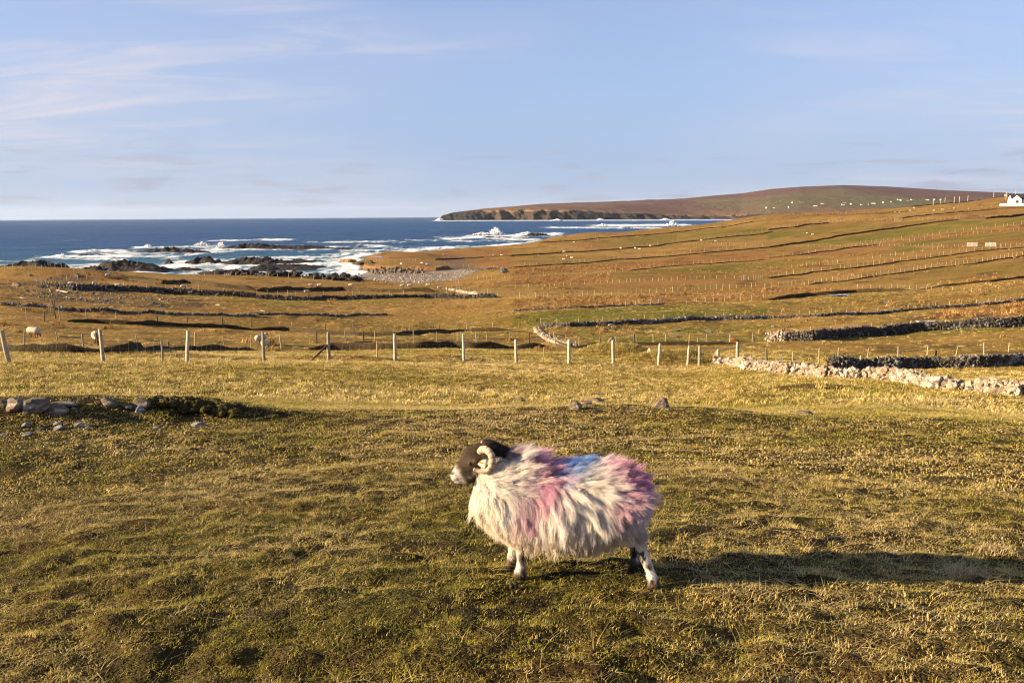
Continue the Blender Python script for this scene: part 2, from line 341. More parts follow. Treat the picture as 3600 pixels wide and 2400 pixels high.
for lam, amp, an, sd_ in ((46, .42, 1.15, 1), (31, .30, .9, 2), (19, .24, 1.4, 3), (12, .16, .7, 4)):
    ph = (SX * math.cos(an) + SY * math.sin(an)) * 2 * math.pi / lam + 5 * fbm(SX / 90, SY / 90, 70 + sd_, 2) * 1.6
    crest = 1 - np.abs(np.sin(ph / 2)); mod = 0.6 + 1.2 * (noise2(SX / 60, SY / 40, 80 + sd_) + .5)
    swell = swell + amp * (crest ** 1.5 - 0.4) * mod * np.clip(1.7 - SD / (lam * 42), 0, 1)
foam = np.zeros(SX.shape)
for (x0, x1, yb, hh, hd, s_, lab) in REEFS:
    q = at_sea((x0 + x1) / 2, yb); dd_ = math.hypot(q.x, q.y); wpx = (x1 - x0) / 2
    ex = np.maximum(np.abs(PSX - (x0 + x1) / 2) - wpx, 0) / FPX * dd_; ey = np.maximum(np.abs(SD - dd_) - hd, 0)
    foam = np.maximum(foam, np.exp(-(ex / 16) ** 2 - (ey / 30) ** 2) * 0.72)
def streak(x0, y0, x1, y1, wy, st=1.0):
    """a line of broken water between two points of the photograph"""
    t = np.clip((PSX - x0) / (x1 - x0), 0, 1); yy = y0 + (y1 - y0) * t
    e = np.where((PSX > x0) & (PSX < x1), 1, np.exp(-((np.minimum(np.abs(PSX - x0), np.abs(PSX - x1))) / 40.0) ** 2))
    return st * e * np.exp(-((PSY - yy) / wy) ** 2)
for a_ in ((1580,838,1950,822,5.0,1.2),(1650,832,1900,845,7,.8),(2110,793,2390,791,4,1.25),(280,885,420,880,5,1.1),(220,902,600,898,6,1.05),(0,915,110,912,4,1.0),(1000,905,1700,872,6,.85),(1100,850,1800,846,5,.62),(600,935,1000,915,13,1.0),
           (1550,776,2650,773,2.0,.9),(2650,772,3000,765,2.0,.8),(760,845,1000,842,3,.9),(150,905,430,912,5,.75),(480,872,760,862,5,.8),(1200,880,1800,868,8,.55),(1950,800,2400,801,3,.9)):
    foam = np.maximum(foam, streak(*a_))
tz = terr(SX, SY); shorefoam = np.exp(-((tz + 0.9) / 1.3) ** 2) * (SD < 800); foam = np.maximum(foam, shorefoam * .95)
inlet = in_poly(PSX, PSY, [(560, 905), (1100, 895), (1130, 935), (900, 965), (600, 965), (480, 950)]) * 0.46; foam = np.maximum(foam, inlet)
fn = fbm(SX / 9, SY / 16, 90, 4) * 0.9 + 0.35 * swell
foamv = np.clip(foam + 0.75 * fn * (foam > 0.02) * 1.0, 0, 1.3)
swell = swell + np.where(foam > .6, 0.5 * np.clip(foamv, 0, 1) * (fn + .3), 0)
sea = mesh_obj('sea', np.stack([SX, SY, swell * (SD < 3500)], -1).reshape(-1, 3), grid_faces(len(sd), len(saz)))
attr(sea, 'foam', foamv.ravel()); attr(sea, 'shoal', np.clip(np.exp(-((SD - 250) / 170.0) ** 2) + foam * .3, 0, 1).ravel()); tag(sea, kind='structure')
m, nt, p, _ = new_mat('sea_water'); v = pos(nt)
dist = N(nt, 'ShaderNodeVectorMath', operation='LENGTH', inp={0: v}).outputs['Value']
deep = RAMP(nt, NOISE(nt, MAPV(nt, v, (0.006, 0.02, 0.01)), 1.0, 5, 0.6), [(0.35, (0.004, 0.032, 0.105)), (0.65, (0.008, 0.054, 0.150))])
deep = MIX(nt, MATH(nt, 'MULTIPLY', ATTR(nt, 'shoal').outputs['Fac'], 0.75), deep, (0.018, 0.115, 0.150))
f1 = NOISE(nt, MAPV(nt, v, (0.24, 0.09, 0.1)), 1.0, 9, 0.76, 0.8)
wc = NOISE(nt, MAPV(nt, v, (0.035, 0.09, 0.05), (0, 0, 0.3)), 1.0, 6, 0.72, 0.4)
f1n = RAMP(nt, f1, [(0.34, 0), (0.66, 1)])
fo = MATH(nt, 'SUBTRACT', MATH(nt, 'ADD', MATH(nt, 'MULTIPLY', ATTR(nt, 'foam').outputs['Fac'], 1.05), f1n), 0.92, clamp=True)
fo = RAMP(nt, fo, [(0.0, 0), (0.18, .38), (0.6, 1)])
caps = RAMP(nt, wc, [(0.662, 0), (0.70, 0.75)])
fac = MATH(nt, 'MAXIMUM', fo, caps)
nt.links.new(MIX(nt, fac, deep, (0.72, 0.77, 0.82)), p.inputs['Base Color'])
nt.links.new(RAMP(nt, fac, [(0, 0.34), (0.5, 0.9)]), p.inputs['Roughness']); p.inputs['IOR'].default_value = 1.33; p.inputs['Specular IOR Level'].default_value = 0.16
hb = MATH(nt, 'ADD', NOISE(nt, MAPV(nt, v, (0.10, 0.22, 0.1), (0, 0, 0.25)), 1.0, 7, 0.7), MATH(nt, 'MULTIPLY', NOISE(nt, MAPV(nt, v, (0.02, 0.05, 0.1), (0, 0, 0.2)), 1.0, 3, 0.6), 2.2))
BUMP(nt, p, hb, 1.0, 3.2)
sea.data.materials.append(m)

ROCKMAT = rough_mat('sea_rock', (0.008, 0.007, 0.006), (0.036, 0.028, 0.022), 0.5, 0.75, 0.8, 0.8)
def reef(x0, x1, yb, hh, hd, seed):
    a_ = at_sea(x0, yb); b_ = at_sea(x1, yb); L = (b_ - a_).length; n = max(14, int(L / 0.55)); mrow = 15
    mid = (a_ + b_) / 2; u = np.linspace(0, 1, n); vv = np.linspace(-1, 1, mrow)
    U, V_ = np.meshgrid(u, vv, indexing='ij'); X = (U - .5) * L; Y = V_ * hd
    env = np.clip(1 - np.abs(2 * U - 1) ** 3.5, 0, 1) * np.clip(1 - np.abs(V_) ** 2.2, 0, 1)
    rid = 1.15 - 2.6 * np.abs(fbm(X / 4.2 + seed * 9, Y / 3 + X * .2, seed + 200, 5))
    lum = 0.55 + 0.9 * fbm(X / 13 + seed * 3, Y / 30, seed + 230, 2)
    Z = env * hh * np.clip(.22 + .85 * rid * lum, 0.05, 1.3) * 0.95 + 0.8 * env * fbm(X / 1.3, Y / 0.9, seed + 260, 3) - 0.35 * (1 - env) - 0.15
    X = X + 1.0 * fbm(X / 2, Y / 2, seed + 280, 2); Y = Y + 1.0 * fbm(X / 2, Y / 2, seed + 290, 2)
    o = mesh_obj('sea_rock', np.stack([X, Y, Z], -1).reshape(-1, 3), grid_faces(n, mrow), ROCKMAT, smooth=False)
    d_ = b_ - a_; o.location = (mid.x, mid.y, 0); o.rotation_euler = (0, 0, math.atan2(d_.y, d_.x)); return o
for (x0, x1, yb, hh, hd, s_, lab) in REEFS:
    tag(reef(x0, x1, yb, hh, hd, s_), lab, 'sea rock', 'dark rocks in the surf')

# spray thrown up where the swell breaks
SPRAY = rough_mat('spray', (0.74, 0.77, 0.82), (0.86, 0.88, 0.9), 0.6, 1.0, 0.6, 0.6)
def lumps(name, n, cfun, rfun, seed, mat, sub=1):
    """many small rough lumps in one mesh (white water, boulders, pebbles)"""
    r = np.random.default_rng(seed); import bmesh
    bm = bmesh.new(); bmesh.ops.create_icosphere(bm, subdivisions=sub, radius=1.0)
    V0 = np.array([v.co[:] for v in bm.verts]); F0 = np.array([[v.index for v in f.verts] for f in bm.faces]); bm.free()
    vs, fs = [], []
    for i in range(n):
        c, rad = cfun(r), rfun(r)
        V = V0 * (1 + 0.35 * r.normal(size=(len(V0), 1)).clip(-1, 1)) * rad
        a = r.uniform(0, 6.28); ca, sa = math.cos(a), math.sin(a); V = np.stack([V[:, 0] * ca - V[:, 1] * sa, V[:, 0] * sa + V[:, 1] * ca, V[:, 2]], 1)
        vs.append(V + np.asarray(c)); fs.append(F0 + i * len(V0))
    return mesh_obj(name, np.concatenate(vs), np.concatenate(fs), mat, smooth=False)
def plume(px, py, wpx, hpx, seed, lab):
    q = at_sea(px, py); dd_ = math.hypot(q.x, q.y); W = wpx / FPX * dd_; H = hpx / FPX * dd_
    def cf(r):
        t = r.normal() * 0.42; hgt = H * max(0, (1 - abs(t) ** 1.2)) * r.beta(1.1, 2.0); return (q.x + t * W * .5, q.y + r.normal() * W * .12, hgt)
    o = lumps('wave_spray', 170, cf, lambda r: np.array([W * .045, W * .045, H * .06]) * r.uniform(.4, 1.25), seed, SPRAY)
    tag(o, lab, 'spray', None, 'stuff')
for k_, a_ in enumerate(((1742,824,70,28),(2362,794,60,20),(2120,796,40,12),(1546,775,32,14),(778,872,36,28),(710,862,60,13),(520,870,40,12),(405,934,54,20),(220,905,30,14),(330,884,70,10),(1850,824,80,10),(2340,773,40,7),(1960,776,60,7),(2110,775,40,9),(730,930,70,8),(1700,826,90,12))):
    plume(*a_, 300 + k_, 'white spray of a breaking wave')

# ------------------------------------------------------------------ headland across the bay
HC = {1545:(3700,777,776,775),1560:(3700,776,762,759),1600:(3680,776,752,749),1640:(3660,776,747,743),1700:(3620,777,742,734),1800:(3560,777,737,726),1900:(3500,778,735,717),2000:(3450,778,738,713),2200:(3500,776,750,707),
      2400:(3550,775,757,698),2500:(3550,773,758,688),2600:(3500,771,757,680),2700:(3300,769,754,665),2800:(3200,768,752,657),2950:(3200,766,750,651),3100:(3200,766,750,656),3300:(3200,765,748,669),3500:(3200,764,746,677),3700:(3200,763,744,690),4100:(3200,762,742,700)}
hk = sorted(HC); hu = np.arange(1545, 4101, 4.0)
hb_, hy0, hy1, hy2 = [np.interp(hu, hk, [HC[k][i] for k in hk]) for i in range(4)]
hrow = np.concatenate([np.linspace(-0.12, 0, 3), np.linspace(0.02, 0.16, 14), np.linspace(0.19, 1.0, 60), np.linspace(1.06, 1.5, 8)])
HX = np.zeros((len(hu), len(hrow), 3)); HCc = np.zeros((len(hu), len(hrow), 3))
for i, u in enumerate(hu):
    a = math.atan2((u - 1800) / FPX, 1.0); b0 = hb_[i] ; sdist = hb_[i] + 900 + 1500 * float(sstep(1545, 2600, u))
    ztop = zdrop(u, hy1[i], b0 + 60); zs = zdrop(u, hy2[i], sdist)
    ds = b0 + np.where(hrow < 0.16, hrow / 0.16 * 75, 75 + (hrow - 0.16) / 0.84 * (sdist - b0 - 75))
    cl = np.clip(hrow / 0.16, 0, 1); t = np.clip((hrow - 0.16) / 0.84, 0, 1)
    zv = np.where(hrow < 0, -4, np.where(hrow <= 0.16, ztop * cl ** 0.6, ztop + (zs - ztop) * (1.35 * t - 0.35 * t * t)))
    zv = np.where(hrow > 1, zs - (hrow - 1) * 260, zv)
    HX[i, :, 0] = ds * math.sin(a); HX[i, :, 1] = ds * math.cos(a); HX[i, :, 2] = zv
x_, y_ = HX[..., 0], HX[..., 1]; tt = np.broadcast_to(hrow[None, :], x_.shape)
crag = np.abs(fbm(x_ / 70, y_ / 70, 310, 5))
HX[..., 2] += np.where((tt > 0) & (tt <= .2), -13 * crag * np.clip(HX[..., 2] / 30, 0, 1.3), 0) + np.where((tt > .2) & (tt < .97), 9 * fbm(x_ / 260, y_ / 420, 320, 4), 0)
HX[..., 1] += np.where((tt > -.2) & (tt < .3), (1 - sstep(.1, .3, tt)) * (190 * np.abs(fbm(x_ / 75 + .3 * HX[..., 2] / 40, HX[..., 2] / 60, 330, 5)) - 20), 0)
hill = mesh_obj('headland_hills', HX.reshape(-1, 3), grid_faces(len(hu), len(hrow))[:, ::-1]); tag(hill, kind='structure')
pxh, pyh = project(HX.reshape(-1, 3)); jxh = pxh + 22 * fbm(x_.ravel() / 120, y_.ravel() / 120, 340, 3); t1 = tt.ravel()
heath = np.array([0.098, 0.052, 0.044]); hgrass = np.array([0.135, 0.085, 0.050]); hgreen = np.array([0.100, 0.088, 0.040]); hrock = np.array([0.018, 0.017, 0.019])
nn = fbm(x_.ravel() / 300, y_.ravel() / 400, 350, 4); HC3 = lerp(np.tile(hgrass, (len(t1), 1)), heath, 0.35 + 1.3 * t1 * sstep(1900, 2600, pxh) + 1.2 * nn)
gz = np.maximum(in_poly(jxh, pyh, S('D', (-700,270),(-200,255),(0,235),(300,190),(700,160),(950,210),(1300,250),(1700,265),(1700,330),(0,400),(-600,330))), 0)
HC3 = lerp(HC3, hgreen, gz * (0.6 + 1.2 * nn)); HC3 = lerp(HC3, hrock, (t1 <= 0.175 + .12 * nn + .55 * (1 - sstep(1545, 1700, pxh)) * (1 - .8 * sstep(1545, 1560, pxh) * 0)) * 1.0 * (0.95 + 0.6 * nn))
attr(hill, 'gcol', HC3, 'C')
m, nt, p, _ = new_mat('headland'); v = pos(nt)
c = MIX(nt, 1.0, ATTR(nt, 'gcol').outputs['Color'], RAMP(nt, NOISE(nt, v, 0.03, 7, 0.65), [(0.3, 0.7), (0.7, 1.32)]), 'MULTIPLY')
nt.links.new(c, p.inputs['Base Color']); p.inputs['Roughness'].default_value = 1; p.inputs['Specular IOR Level'].default_value = 0.05
BUMP(nt, p, NOISE(nt, v, 0.02, 8, 0.65), 0.8, 14.0); hill.data.materials.append(m)

# ------------------------------------------------------------------ posts, fences, gates
WOOD = [rough_mat('weathered_post_wood', (0.22, 0.18, 0.13), (0.46, 0.40, 0.31), 9.0, 0.9, 0.5, 0.01, coord='obj', rnd=0.3),
        rough_mat('pale_stake_wood', (0.19, 0.155, 0.11), (0.38, 0.315, 0.23), 11.0, 0.9, 0.4, 0.01, coord='obj', rnd=0.22),
        rough_mat('dark_stake_wood', (0.055, 0.042, 0.03), (0.13, 0.10, 0.07), 9.0, 0.9, 0.4, 0.01, coord='obj', rnd=0.3)]
WIRE = rough_mat('fence_wire', (0.16, 0.14, 0.12), (0.26, 0.23, 0.2), 3.0, 0.6, 0)
def post_mesh(rad, sides, seed, mat, square=False):
    r = random.Random(seed); vs, fs = [], []; rows = (-0.25, 0.0, 0.2, 0.5, 0.8, 0.97, 1.0)
    ph = [r.uniform(-.12, .12) for _ in range(sides)]
    for k, z in enumerate(rows):
        q = rad * (1.08 - 0.16 * max(z, 0)) * (1 if z < .98 else .86); ox, oy = r.uniform(-.12, .12) * rad, r.uniform(-.12, .12) * rad
        for i in range(sides):
            a = 6.2832 * i / sides + (0.785 if square else 0); e = 1 + ph[i] + r.uniform(-.05, .05)
            vs.append((ox + q * e * math.cos(a), oy + q * e * math.sin(a), z + (r.uniform(-.02, .02) if z == 1.0 else 0)))
    for k in range(len(rows) - 1):
        for i in range(sides):
            j = (i + 1) % sides; fs.append((k * sides + i, k * sides + j, (k + 1) * sides + j, (k + 1) * sides + i))
    fs.append(tuple(range((len(rows) - 1) * sides, len(rows) * sides)))
    me = bpy.data.meshes.new('post'); me.from_pydata(vs, [], fs); me.materials.append(mat); me.update()
    for p_ in me.polygons: p_.use_smooth = len(p_.vertices) == 4 and not square
    return me
PM = {'thick': [post_mesh(.070, 10, s, WOOD[0]) for s in (1, 2, 3)], 'thin': [post_mesh(.033, 6, s, WOOD[1]) for s in (4, 5, 6)],
      'stake': [post_mesh(.038, 4, s, WOOD[1], True) for s in (7, 8, 9)], 'dark': [post_mesh(.05, 7, s, WOOD[2]) for s in (10, 11)]}
def tube_verts(paths, rad, sides=3):
    vs, fs = [], []
    for pth in paths:
        b0 = len(vs)
        for i, p_ in enumerate(pth):
            t = (Vector(pth[min(i + 1, len(pth) - 1)]) - Vector(pth[max(i - 1, 0)])).normalized(); s1 = t.orthogonal().normalized(); s2 = t.cross(s1)
            for k in range(sides):
                a = 6.2832 * k / sides; vs.append(tuple(Vector(p_) + s1 * (rad * math.cos(a)) + s2 * (rad * math.sin(a))))
        for i in range(len(pth) - 1):
            for k in range(sides):
                k2 = (k + 1) % sides; fs.append((b0 + i * sides + k, b0 + i * sides + k2, b0 + (i + 1) * sides + k2, b0 + (i + 1) * sides + k))
    return vs, fs
def fence(label, posts, wires=(0.35, 0.65, 0.92), netting=False, group='post and wire fences'):
    """posts: ((base x, y), (top x, y), kind) in photograph pixels"""
    pts = []
    for (bx, by), (tx, ty), kind in posts:
        b = hit(bx, by); dep = float(np.dot(np.array(b) - np.array([0, 0, CAMZ]), FWD)); h = max(0.35, (by - ty) / FPX * dep * 1.015); lean = (tx - bx) / FPX * dep
        pts.append((b, h, lean, kind))
    c0 = pts[len(pts) // 2][0]; root = empty('fence', c0); tag(root, label, 'fence', group)
    tops = []
    for b, h, lean, kind in pts:
        me = random.choice(PM[kind]); dist = b.length
        wd = 1.0 + 0.12 * random.uniform(-1, 1) if dist < 110 else 1.1 + 0.25 * min(1, (dist - 110) / 250)
        o = inst('post', me, root, b - c0, (random.uniform(-.05, .05), math.atan2(lean, h) + random.uniform(-.015, .015), random.uniform(0, 3)), (wd, wd, h))
        tilt = math.atan2(lean, h); tops.append((b - c0, Vector((math.sin(tilt) * h, 0, math.cos(tilt) * h))))
    order = sorted(range(len(tops)), key=lambda i: tops[i][0].x)
    paths = []
    for fr in wires:
        for i, j in zip(order[:-1], order[1:]):
            a, b = tops[i][0] + tops[i][1] * min(fr * 1.05 / max(tops[i][1].length, .5), .97), tops[j][0] + tops[j][1] * min(fr * 1.05 / max(tops[j][1].length, .5), .97)
            if (a - b).length < 9: paths.append([tuple(a), tuple((a + b) / 2 - Vector((0, 0, .02))), tuple(b)])
    if netting:
        for i, j in zip(order[:-1], order[1:]):
            a, b = tops[i][0], tops[j][0]; n = int((b - a).length / 0.3)
            if (a - b).length > 9: continue
            for k in range(1, n):
                q = a.lerp(b, k / n); paths.append([tuple(q + Vector((0, 0, .03))), tuple(q + Vector((random.uniform(-.02, .02), 0, .4))), tuple(q + Vector((0, 0, .78)))])
        for fr in (.06, .2, .48, .78):
            for i, j in zip(order[:-1], order[1:]):
                if (tops[i][0] - tops[j][0]).length < 9: paths.append([tuple(tops[i][0] + Vector((0, 0, fr))), tuple(tops[j][0] + Vector((0, 0, fr)))])
    if paths and wires:
        vs, fs = tube_verts(paths, 0.0022 if netting else 0.003); wo = mesh_obj('wire_netting' if netting else 'wire', vs, fs, WIRE, root); wo['kind'] = 'stuff'
    return root
def P3(z, kind, *q):
    r = []
    for bx, by, tx, ty in q: (b,), (t,) = S(z, (bx, by)), S(z, (tx, ty)); r.append((b, t, kind))
    return r
def line_posts(z, pts, step, h, kinds=('thin', 'stake'), seed=0, lean=0.0, jit=0.42):
    """posts every step zoom pixels along a base line"""
    r = random.Random(seed); out = []; acc = 0.0; q = list(pts)
    for (x0, y0), (x1, y1) in zip(q[:-1], q[1:]):
        L = math.hypot(x1 - x0, y1 - y0)
        while acc < L:
            t = acc / L; x, y = x0 + (x1 - x0) * t, y0 + (y1 - y0) * t; hh = h * r.uniform(.82, 1.12); b, t_ = S(z, (x, y), (x + lean * hh + r.uniform(-.06, .06) * hh, y - hh))
            out.append((b, t_, r.choice(kinds))); acc += step * r.uniform(1 - jit, 1 + jit)
        acc -= L
    return out

main = P3('A', 'thick', (85,1505,30,1190), (950,1500,950,1195), (1720,1495,1748,1215)) + P3('A', 'thin', (1495,1490,1495,1297)) + P3('B', 'thick', (75,1485,85,1228), (668,1488,670,1225), (1278,1480,1272,1240), (1910,1488,1905,1240)) \
     + P3('B', 'thin', (1112,1455,1108,1300)) + P3('C', 'thick', (40,1505,42,1290), (522,1510,535,1290), (930,1515,932,1295), (1345,1525,1355,1328), (1615,1525,1628,1350), (1720,1530,1720,1350), (1880,1500,1880,1395), (1893,1500,1897,1378), (2070,1530,2078,1312)) \
     + P3('C', 'thin', (288,1500,292,1370), (1470,1520,1478,1408))
f_ = fence('sheep netting fence with thick round weathered posts behind the grazed foreground', main, (0.95,), True)
b0 = hit(*S('B', (495,1485))[0]); b1 = hit(*S('B', (668,1488))[0]); vs, fs = tube_verts([[tuple(b0 - f_.location - Vector((0, 0, .05))), tuple((b0 + b1) / 2 - f_.location + Vector((0, 0, .34))), tuple(b1 - f_.location + Vector((-.05, 0, .72)))]], .045, 6)
mesh_obj('brace', vs, fs, WOOD[2], f_)
sec = P3('A', 'thin', (225,1360,205,1212), (540,1360,525,1215), (765,1355,752,1228), (1268,1362,1252,1225), (1795,1380,1780,1220), (2058,1385,2055,1265), (2305,1385,2297,1253)) + P3('A', 'dark', (900,1345,885,1230), (1553,1380,1553,1307)) \
    + P3('B', 'thin', (232,1375,222,1235), (822,1315,815,1205), (1095,1300,1090,1207), (1262,1310,1258,1200), (1447,1325,1443,1205), (1660,1325,1660,1215), (1850,1328,1847,1220), (2027,1345,2020,1228), (2125,1328,2120,1235), (2335,1310,2332,1218)) + P3('B', 'dark', (557,1325,557,1207), (988,1340,985,1215))
f_ = fence('fence of thin pale stakes along the dark turf bank where three sheep graze', sec)
q = [hit(*S('B', a_)[0]) - f_.location for a_ in ((910,1335), (1068,1335))]; dep = (q[0] + f_.location).length
vs, fs = tube_verts([[tuple(q[0] + Vector((0, 0, .2))), tuple(q[1] + Vector((0, 0, .2)))]], .04, 5); mesh_obj('rail', vs, fs, WOOD[2], f_)
f_ = fence('fence of mixed stakes from the sunlit ruined bank towards the wall end', P3('C', 'thin', (342,1330,345,1210), (380,1310,382,1218), (398,1360,398,1252), (498,1335,503,1240), (590,1360,588,1300), (618,1355,620,1260), (955,1325,955,1250), (1298,1330,1302,1247), (1410,1325,1412,1238), (1625,1340,1628,1245), (1703,1335,1704,1270), (1783,1335,1787,1235), (2000,1320,2003,1235), (2208,1315,2210,1228), (2227,1315,2227,1247))
      + P3('C', 'dark', (160,1325,160,1225), (805,1340,808,1265), (1125,1335,1130,1240), (1152,1335,1152,1265)) + P3('D', 'thin', (15,1560,15,1465), (50,1560,50,1480), (168,1560,168,1500)) + P3('D', 'dark', (145,1525,150,1440)))
q = [hit(*S('C', a_)[0]) - f_.location for a_ in ((342,1330), (398,1360))]; vs, fs = tube_verts([[tuple(q[0] + Vector((0, 0, .3))), tuple(q[1] + Vector((0, 0, .3)))]], .04, 5); mesh_obj('rail', vs, fs, WOOD[1], f_)
fence('pale stakes standing behind the upper dark stone wall', P3('D', 'thin', (388,1490,388,1430), (578,1480,578,1420), (820,1465,820,1420), (952,1510,953,1398), (1140,1440,1142,1390), (1310,1435,1312,1370), (1475,1425,1475,1372), (1630,1420,1632,1360), (1780,1410,1782,1355), (1928,1405,1930,1347), (2068,1400,2070,1340), (2220,1385,2230,1328)))
fence('pale stakes standing behind the lower dark stone wall', P3('E', 'thin', (297,358,299,310), (537,370,538,345), (612,380,612,290), (808,380,808,262), (952,380,953,268), (1123,370,1125,328), (1172,372,1180,267), (1406,365,1408,252), (1623,335,1624,243), (1840,325,1846,250), (2052,312,2058,224), (2237,292,2241,222)) + P3('E', 'dark', (418,360,430,275), (1684,332,1680,280)))
fence('leaning stakes along the narrow dark bank above the left grazing field', P3('A', 'thin', (248,1108,243,997), (555,1118,550,1003), (800,1120,792,1018), (1083,1130,1063,1030)) + P3('A', 'dark', (408,1115,404,1030), (1448,1143,1432,1052), (1728,1155,1720,1063), (2043,1170,2043,1083), (2312,1180,2313,1090))
      + P3('B', 'thin', (335,1198,328,1120), (1410,1228,1408,1147), (1935,1203,1935,1132), (2178,1198,2180,1128)) + P3('B', 'dark', (635,1220,628,1145), (890,1225,885,1133), (902,1228,900,1155), (1172,1228,1172,1160), (1627,1220,1628,1150), (1682,1218,1682,1147)))
fence('stakes along the long dark stone wall crossing the valley floor', P3('C', 'thin', (265,1165,266,1092), (413,1160,417,1093), (613,1150,614,1090), (830,1143,830,1078), (1023,1135,1027,1067), (1220,1125,1220,1063), (1397,1115,1398,1058), (1583,1110,1577,1035), (1770,1105,1777,1048), (1945,1103,1941,1040), (2140,1095,2141,1033), (2307,1095,2308,1040)) + P3('C', 'dark', (70,1185,70,1100))
      + P3('D', 'thin', (120,1340,120,1285), (285,1335,288,1280), (380,1335,381,1287), (435,1328,435,1278), (585,1325,585,1265), (720,1320,720,1273), (852,1315,853,1263), (1007,1305,1009,1250), (1147,1292,1152,1243), (1285,1280,1287,1232), (1415,1265,1417,1218), (1538,1260,1540,1213), (1663,1250,1670,1198), (1775,1240,1778,1195), (1910,1228,1918,1178), (2020,1218,2028,1173), (2088,1210,2092,1165), (2125,1210,2137,1168), (2228,1195,2233,1160), (2333,1180,2338,1145)))
FL = [
 ('C', [(920,980),(1200,968),(1335,968),(1575,965),(1670,950),(1900,943),(2125,930),(2240,922),(2352,915)], 110, 45, 'sparse stakes at the lower edge of the rushy field'),
 ('C', [(20,905),(225,900),(450,905),(620,890),(900,885),(1215,870),(1530,850),(1830,830),(2200,812),(2345,805)], 62, 45, 'crowded stakes at the upper edge of the rushy field', .05),
 ('C', [(30,820),(200,810),(420,800),(780,775),(985,770),(1250,755),(1470,748),(1680,735),(1930,728),(2045,730)], 62, 34, 'fence line leading to the small weathered field gate'),
 ('C', [(20,720),(330,703),(600,695),(880,680),(1100,650),(1350,618),(1800,590),(2352,550)], 62, 34, 'fence at the foot of the russet heath strip'),
 ('C', [(60,612),(700,572),(1000,545),(1400,515),(1900,470),(2352,432)], 55, 27, 'fence on the low bank above the russet heath strip'),
 ('C', [(150,512),(400,490),(800,465),(1400,408),(1700,375),(2000,340),(2352,292)], 52, 22, 'fence on the bank climbing past the far flock'),
 ('C', [(70,430),(400,438),(850,445),(1010,445)], 38, 16, 'row of bright short stakes above the shore pasture'),
 ('C', [(1665,415),(1890,418),(2010,425),(2160,432),(2345,430)], 42, 26, 'bright stakes in the middle of the hillside pastures'),
 ('C', [(60,400),(300,395),(600,375),(1200,328),(1500,298),(1800,262),(2200,200)], 45, 17, 'highest fence along the seaward brow of the hill'),
 ('D', [(0,545),(300,505),(550,475),(800,462),(1150,457),(1500,452),(1760,440)], 45, 22, 'fence with a pale hurdle high on the hillside'),
 ('D', [(200,408),(640,405),(1000,390),(1300,366),(1700,352),(2100,330),(2352,315)], 40, 16, 'tiny stakes along the skyline pasture below the white bungalow'),
 ('D', [(850,672),(1200,627),(1500,592),(1900,542),(2352,490)], 58, 28, 'fence on the upper side of the russet rush strip'),
 ('D', [(0,802),(300,772),(700,712),(1000,672),(1400,640),(1850,590),(2352,545)], 62, 28, 'fence on the lower side of the russet rush strip'),
 ('D', [(100,700),(500,700),(880,695),(1300,692),(1820,698)], 48, 24, 'fence running up to the two galvanised gates'),
 ('D', [(2095,698),(2352,690)], 40, 28, 'short fence right of the galvanised gates'),
 ('D', [(20,915),(300,885),(600,855),(850,822),(1250,775),(1450,738),(1650,712)], 66, 34, 'thin fence across the green hillside field'),
 ('D', [(20,985),(400,932),(800,892),(1200,832),(1500,797),(1800,757),(2100,722),(2352,703)], 62, 40, 'fence along the dark bank in the upper fields'),
 ('D', [(335,1050),(600,1018),(800,997),(1020,962),(1300,927),(1600,882),(1900,852),(2200,802),(2352,772)], 40, 42, 'crooked leaning stakes crowded along the hillside bank', .12),
 ('D', [(30,1058),(150,1058),(255,1048),(330,1050)], 58, 42, 'short run of stakes joining the crooked hillside fence'),
 ('D', [(820,1082),(1180,1088),(1300,1092),(1500,1098),(1650,1105),(1800,1112),(1990,1125)], 78, 40, 'thin scattered stakes beside the broad ditch bank'),
 ('A', [(1020,655),(1145,662),(1255,668),(1430,675),(1617,695),(1777,705),(1970,710),(2177,722),(2352,722)], 78, 40, 'shore fence behind the black rocks'),
 ('B', [(38,715),(245,718),(430,735),(633,745),(838,752)], 100, 40, 'shore fence in front of the boulder beach'),
 ('A', [(550,805),(795,815),(1177,812),(1425,826),(1732,834),(2040,858),(2253,870)], 112, 50, 'fence between the two dark walls on the left shore pasture'),
 ('B', [(8,870),(228,880),(480,895),(768,898),(1080,888),(1400,890),(1747,890),(2022,890)], 100, 50, 'fence in the shore pasture running towards the cove'),
 ('A', [(45,655),(193,652),(360,645),(525,635),(605,640),(720,670),(780,690)], 42, 48, 'leaning stakes along the crest of the sunlit knoll', -.12),
 ('A', [(420,775),(500,752),(660,742),(785,738),(893,716)], 62, 50, 'stakes across the stony face of the knoll'),
 ('B', [(1800,820),(1875,838),(1975,852),(2072,866),(2150,876),(2228,895)], 34, 46, 'close set stakes of the sheep pen beside the shingle'),
 ('B', [(1800,752),(1850,790),(1880,752),(1935,742)], 26, 40, 'bright clustered stakes of the pen corner'),
 ('B', [(690,560),(860,575),(1100,575),(1300,572),(1600,572),(1690,580),(1830,610)], 34, 24, 'fence following the low earth cliff above the beach'),
 ('B', [(1700,556),(1900,546),(2100,536),(2350,522)], 40, 22, 'fence across the brown pasture beyond the beach'),
 ('B', [(2000,740),(2100,735),(2200,742),(2330,728)], 40, 34, 'stakes round the small enclosure right of the beach'),
 ('B', [(1905,628),(2010,622),(2120,632),(2260,652)], 50, 30, 'stakes on the slope above the pebble bank'),
 ('C', [(2175,742),(2240,738),(2310,730)], 30, 36, 'short bright stakes right of the small weathered gate'),
]
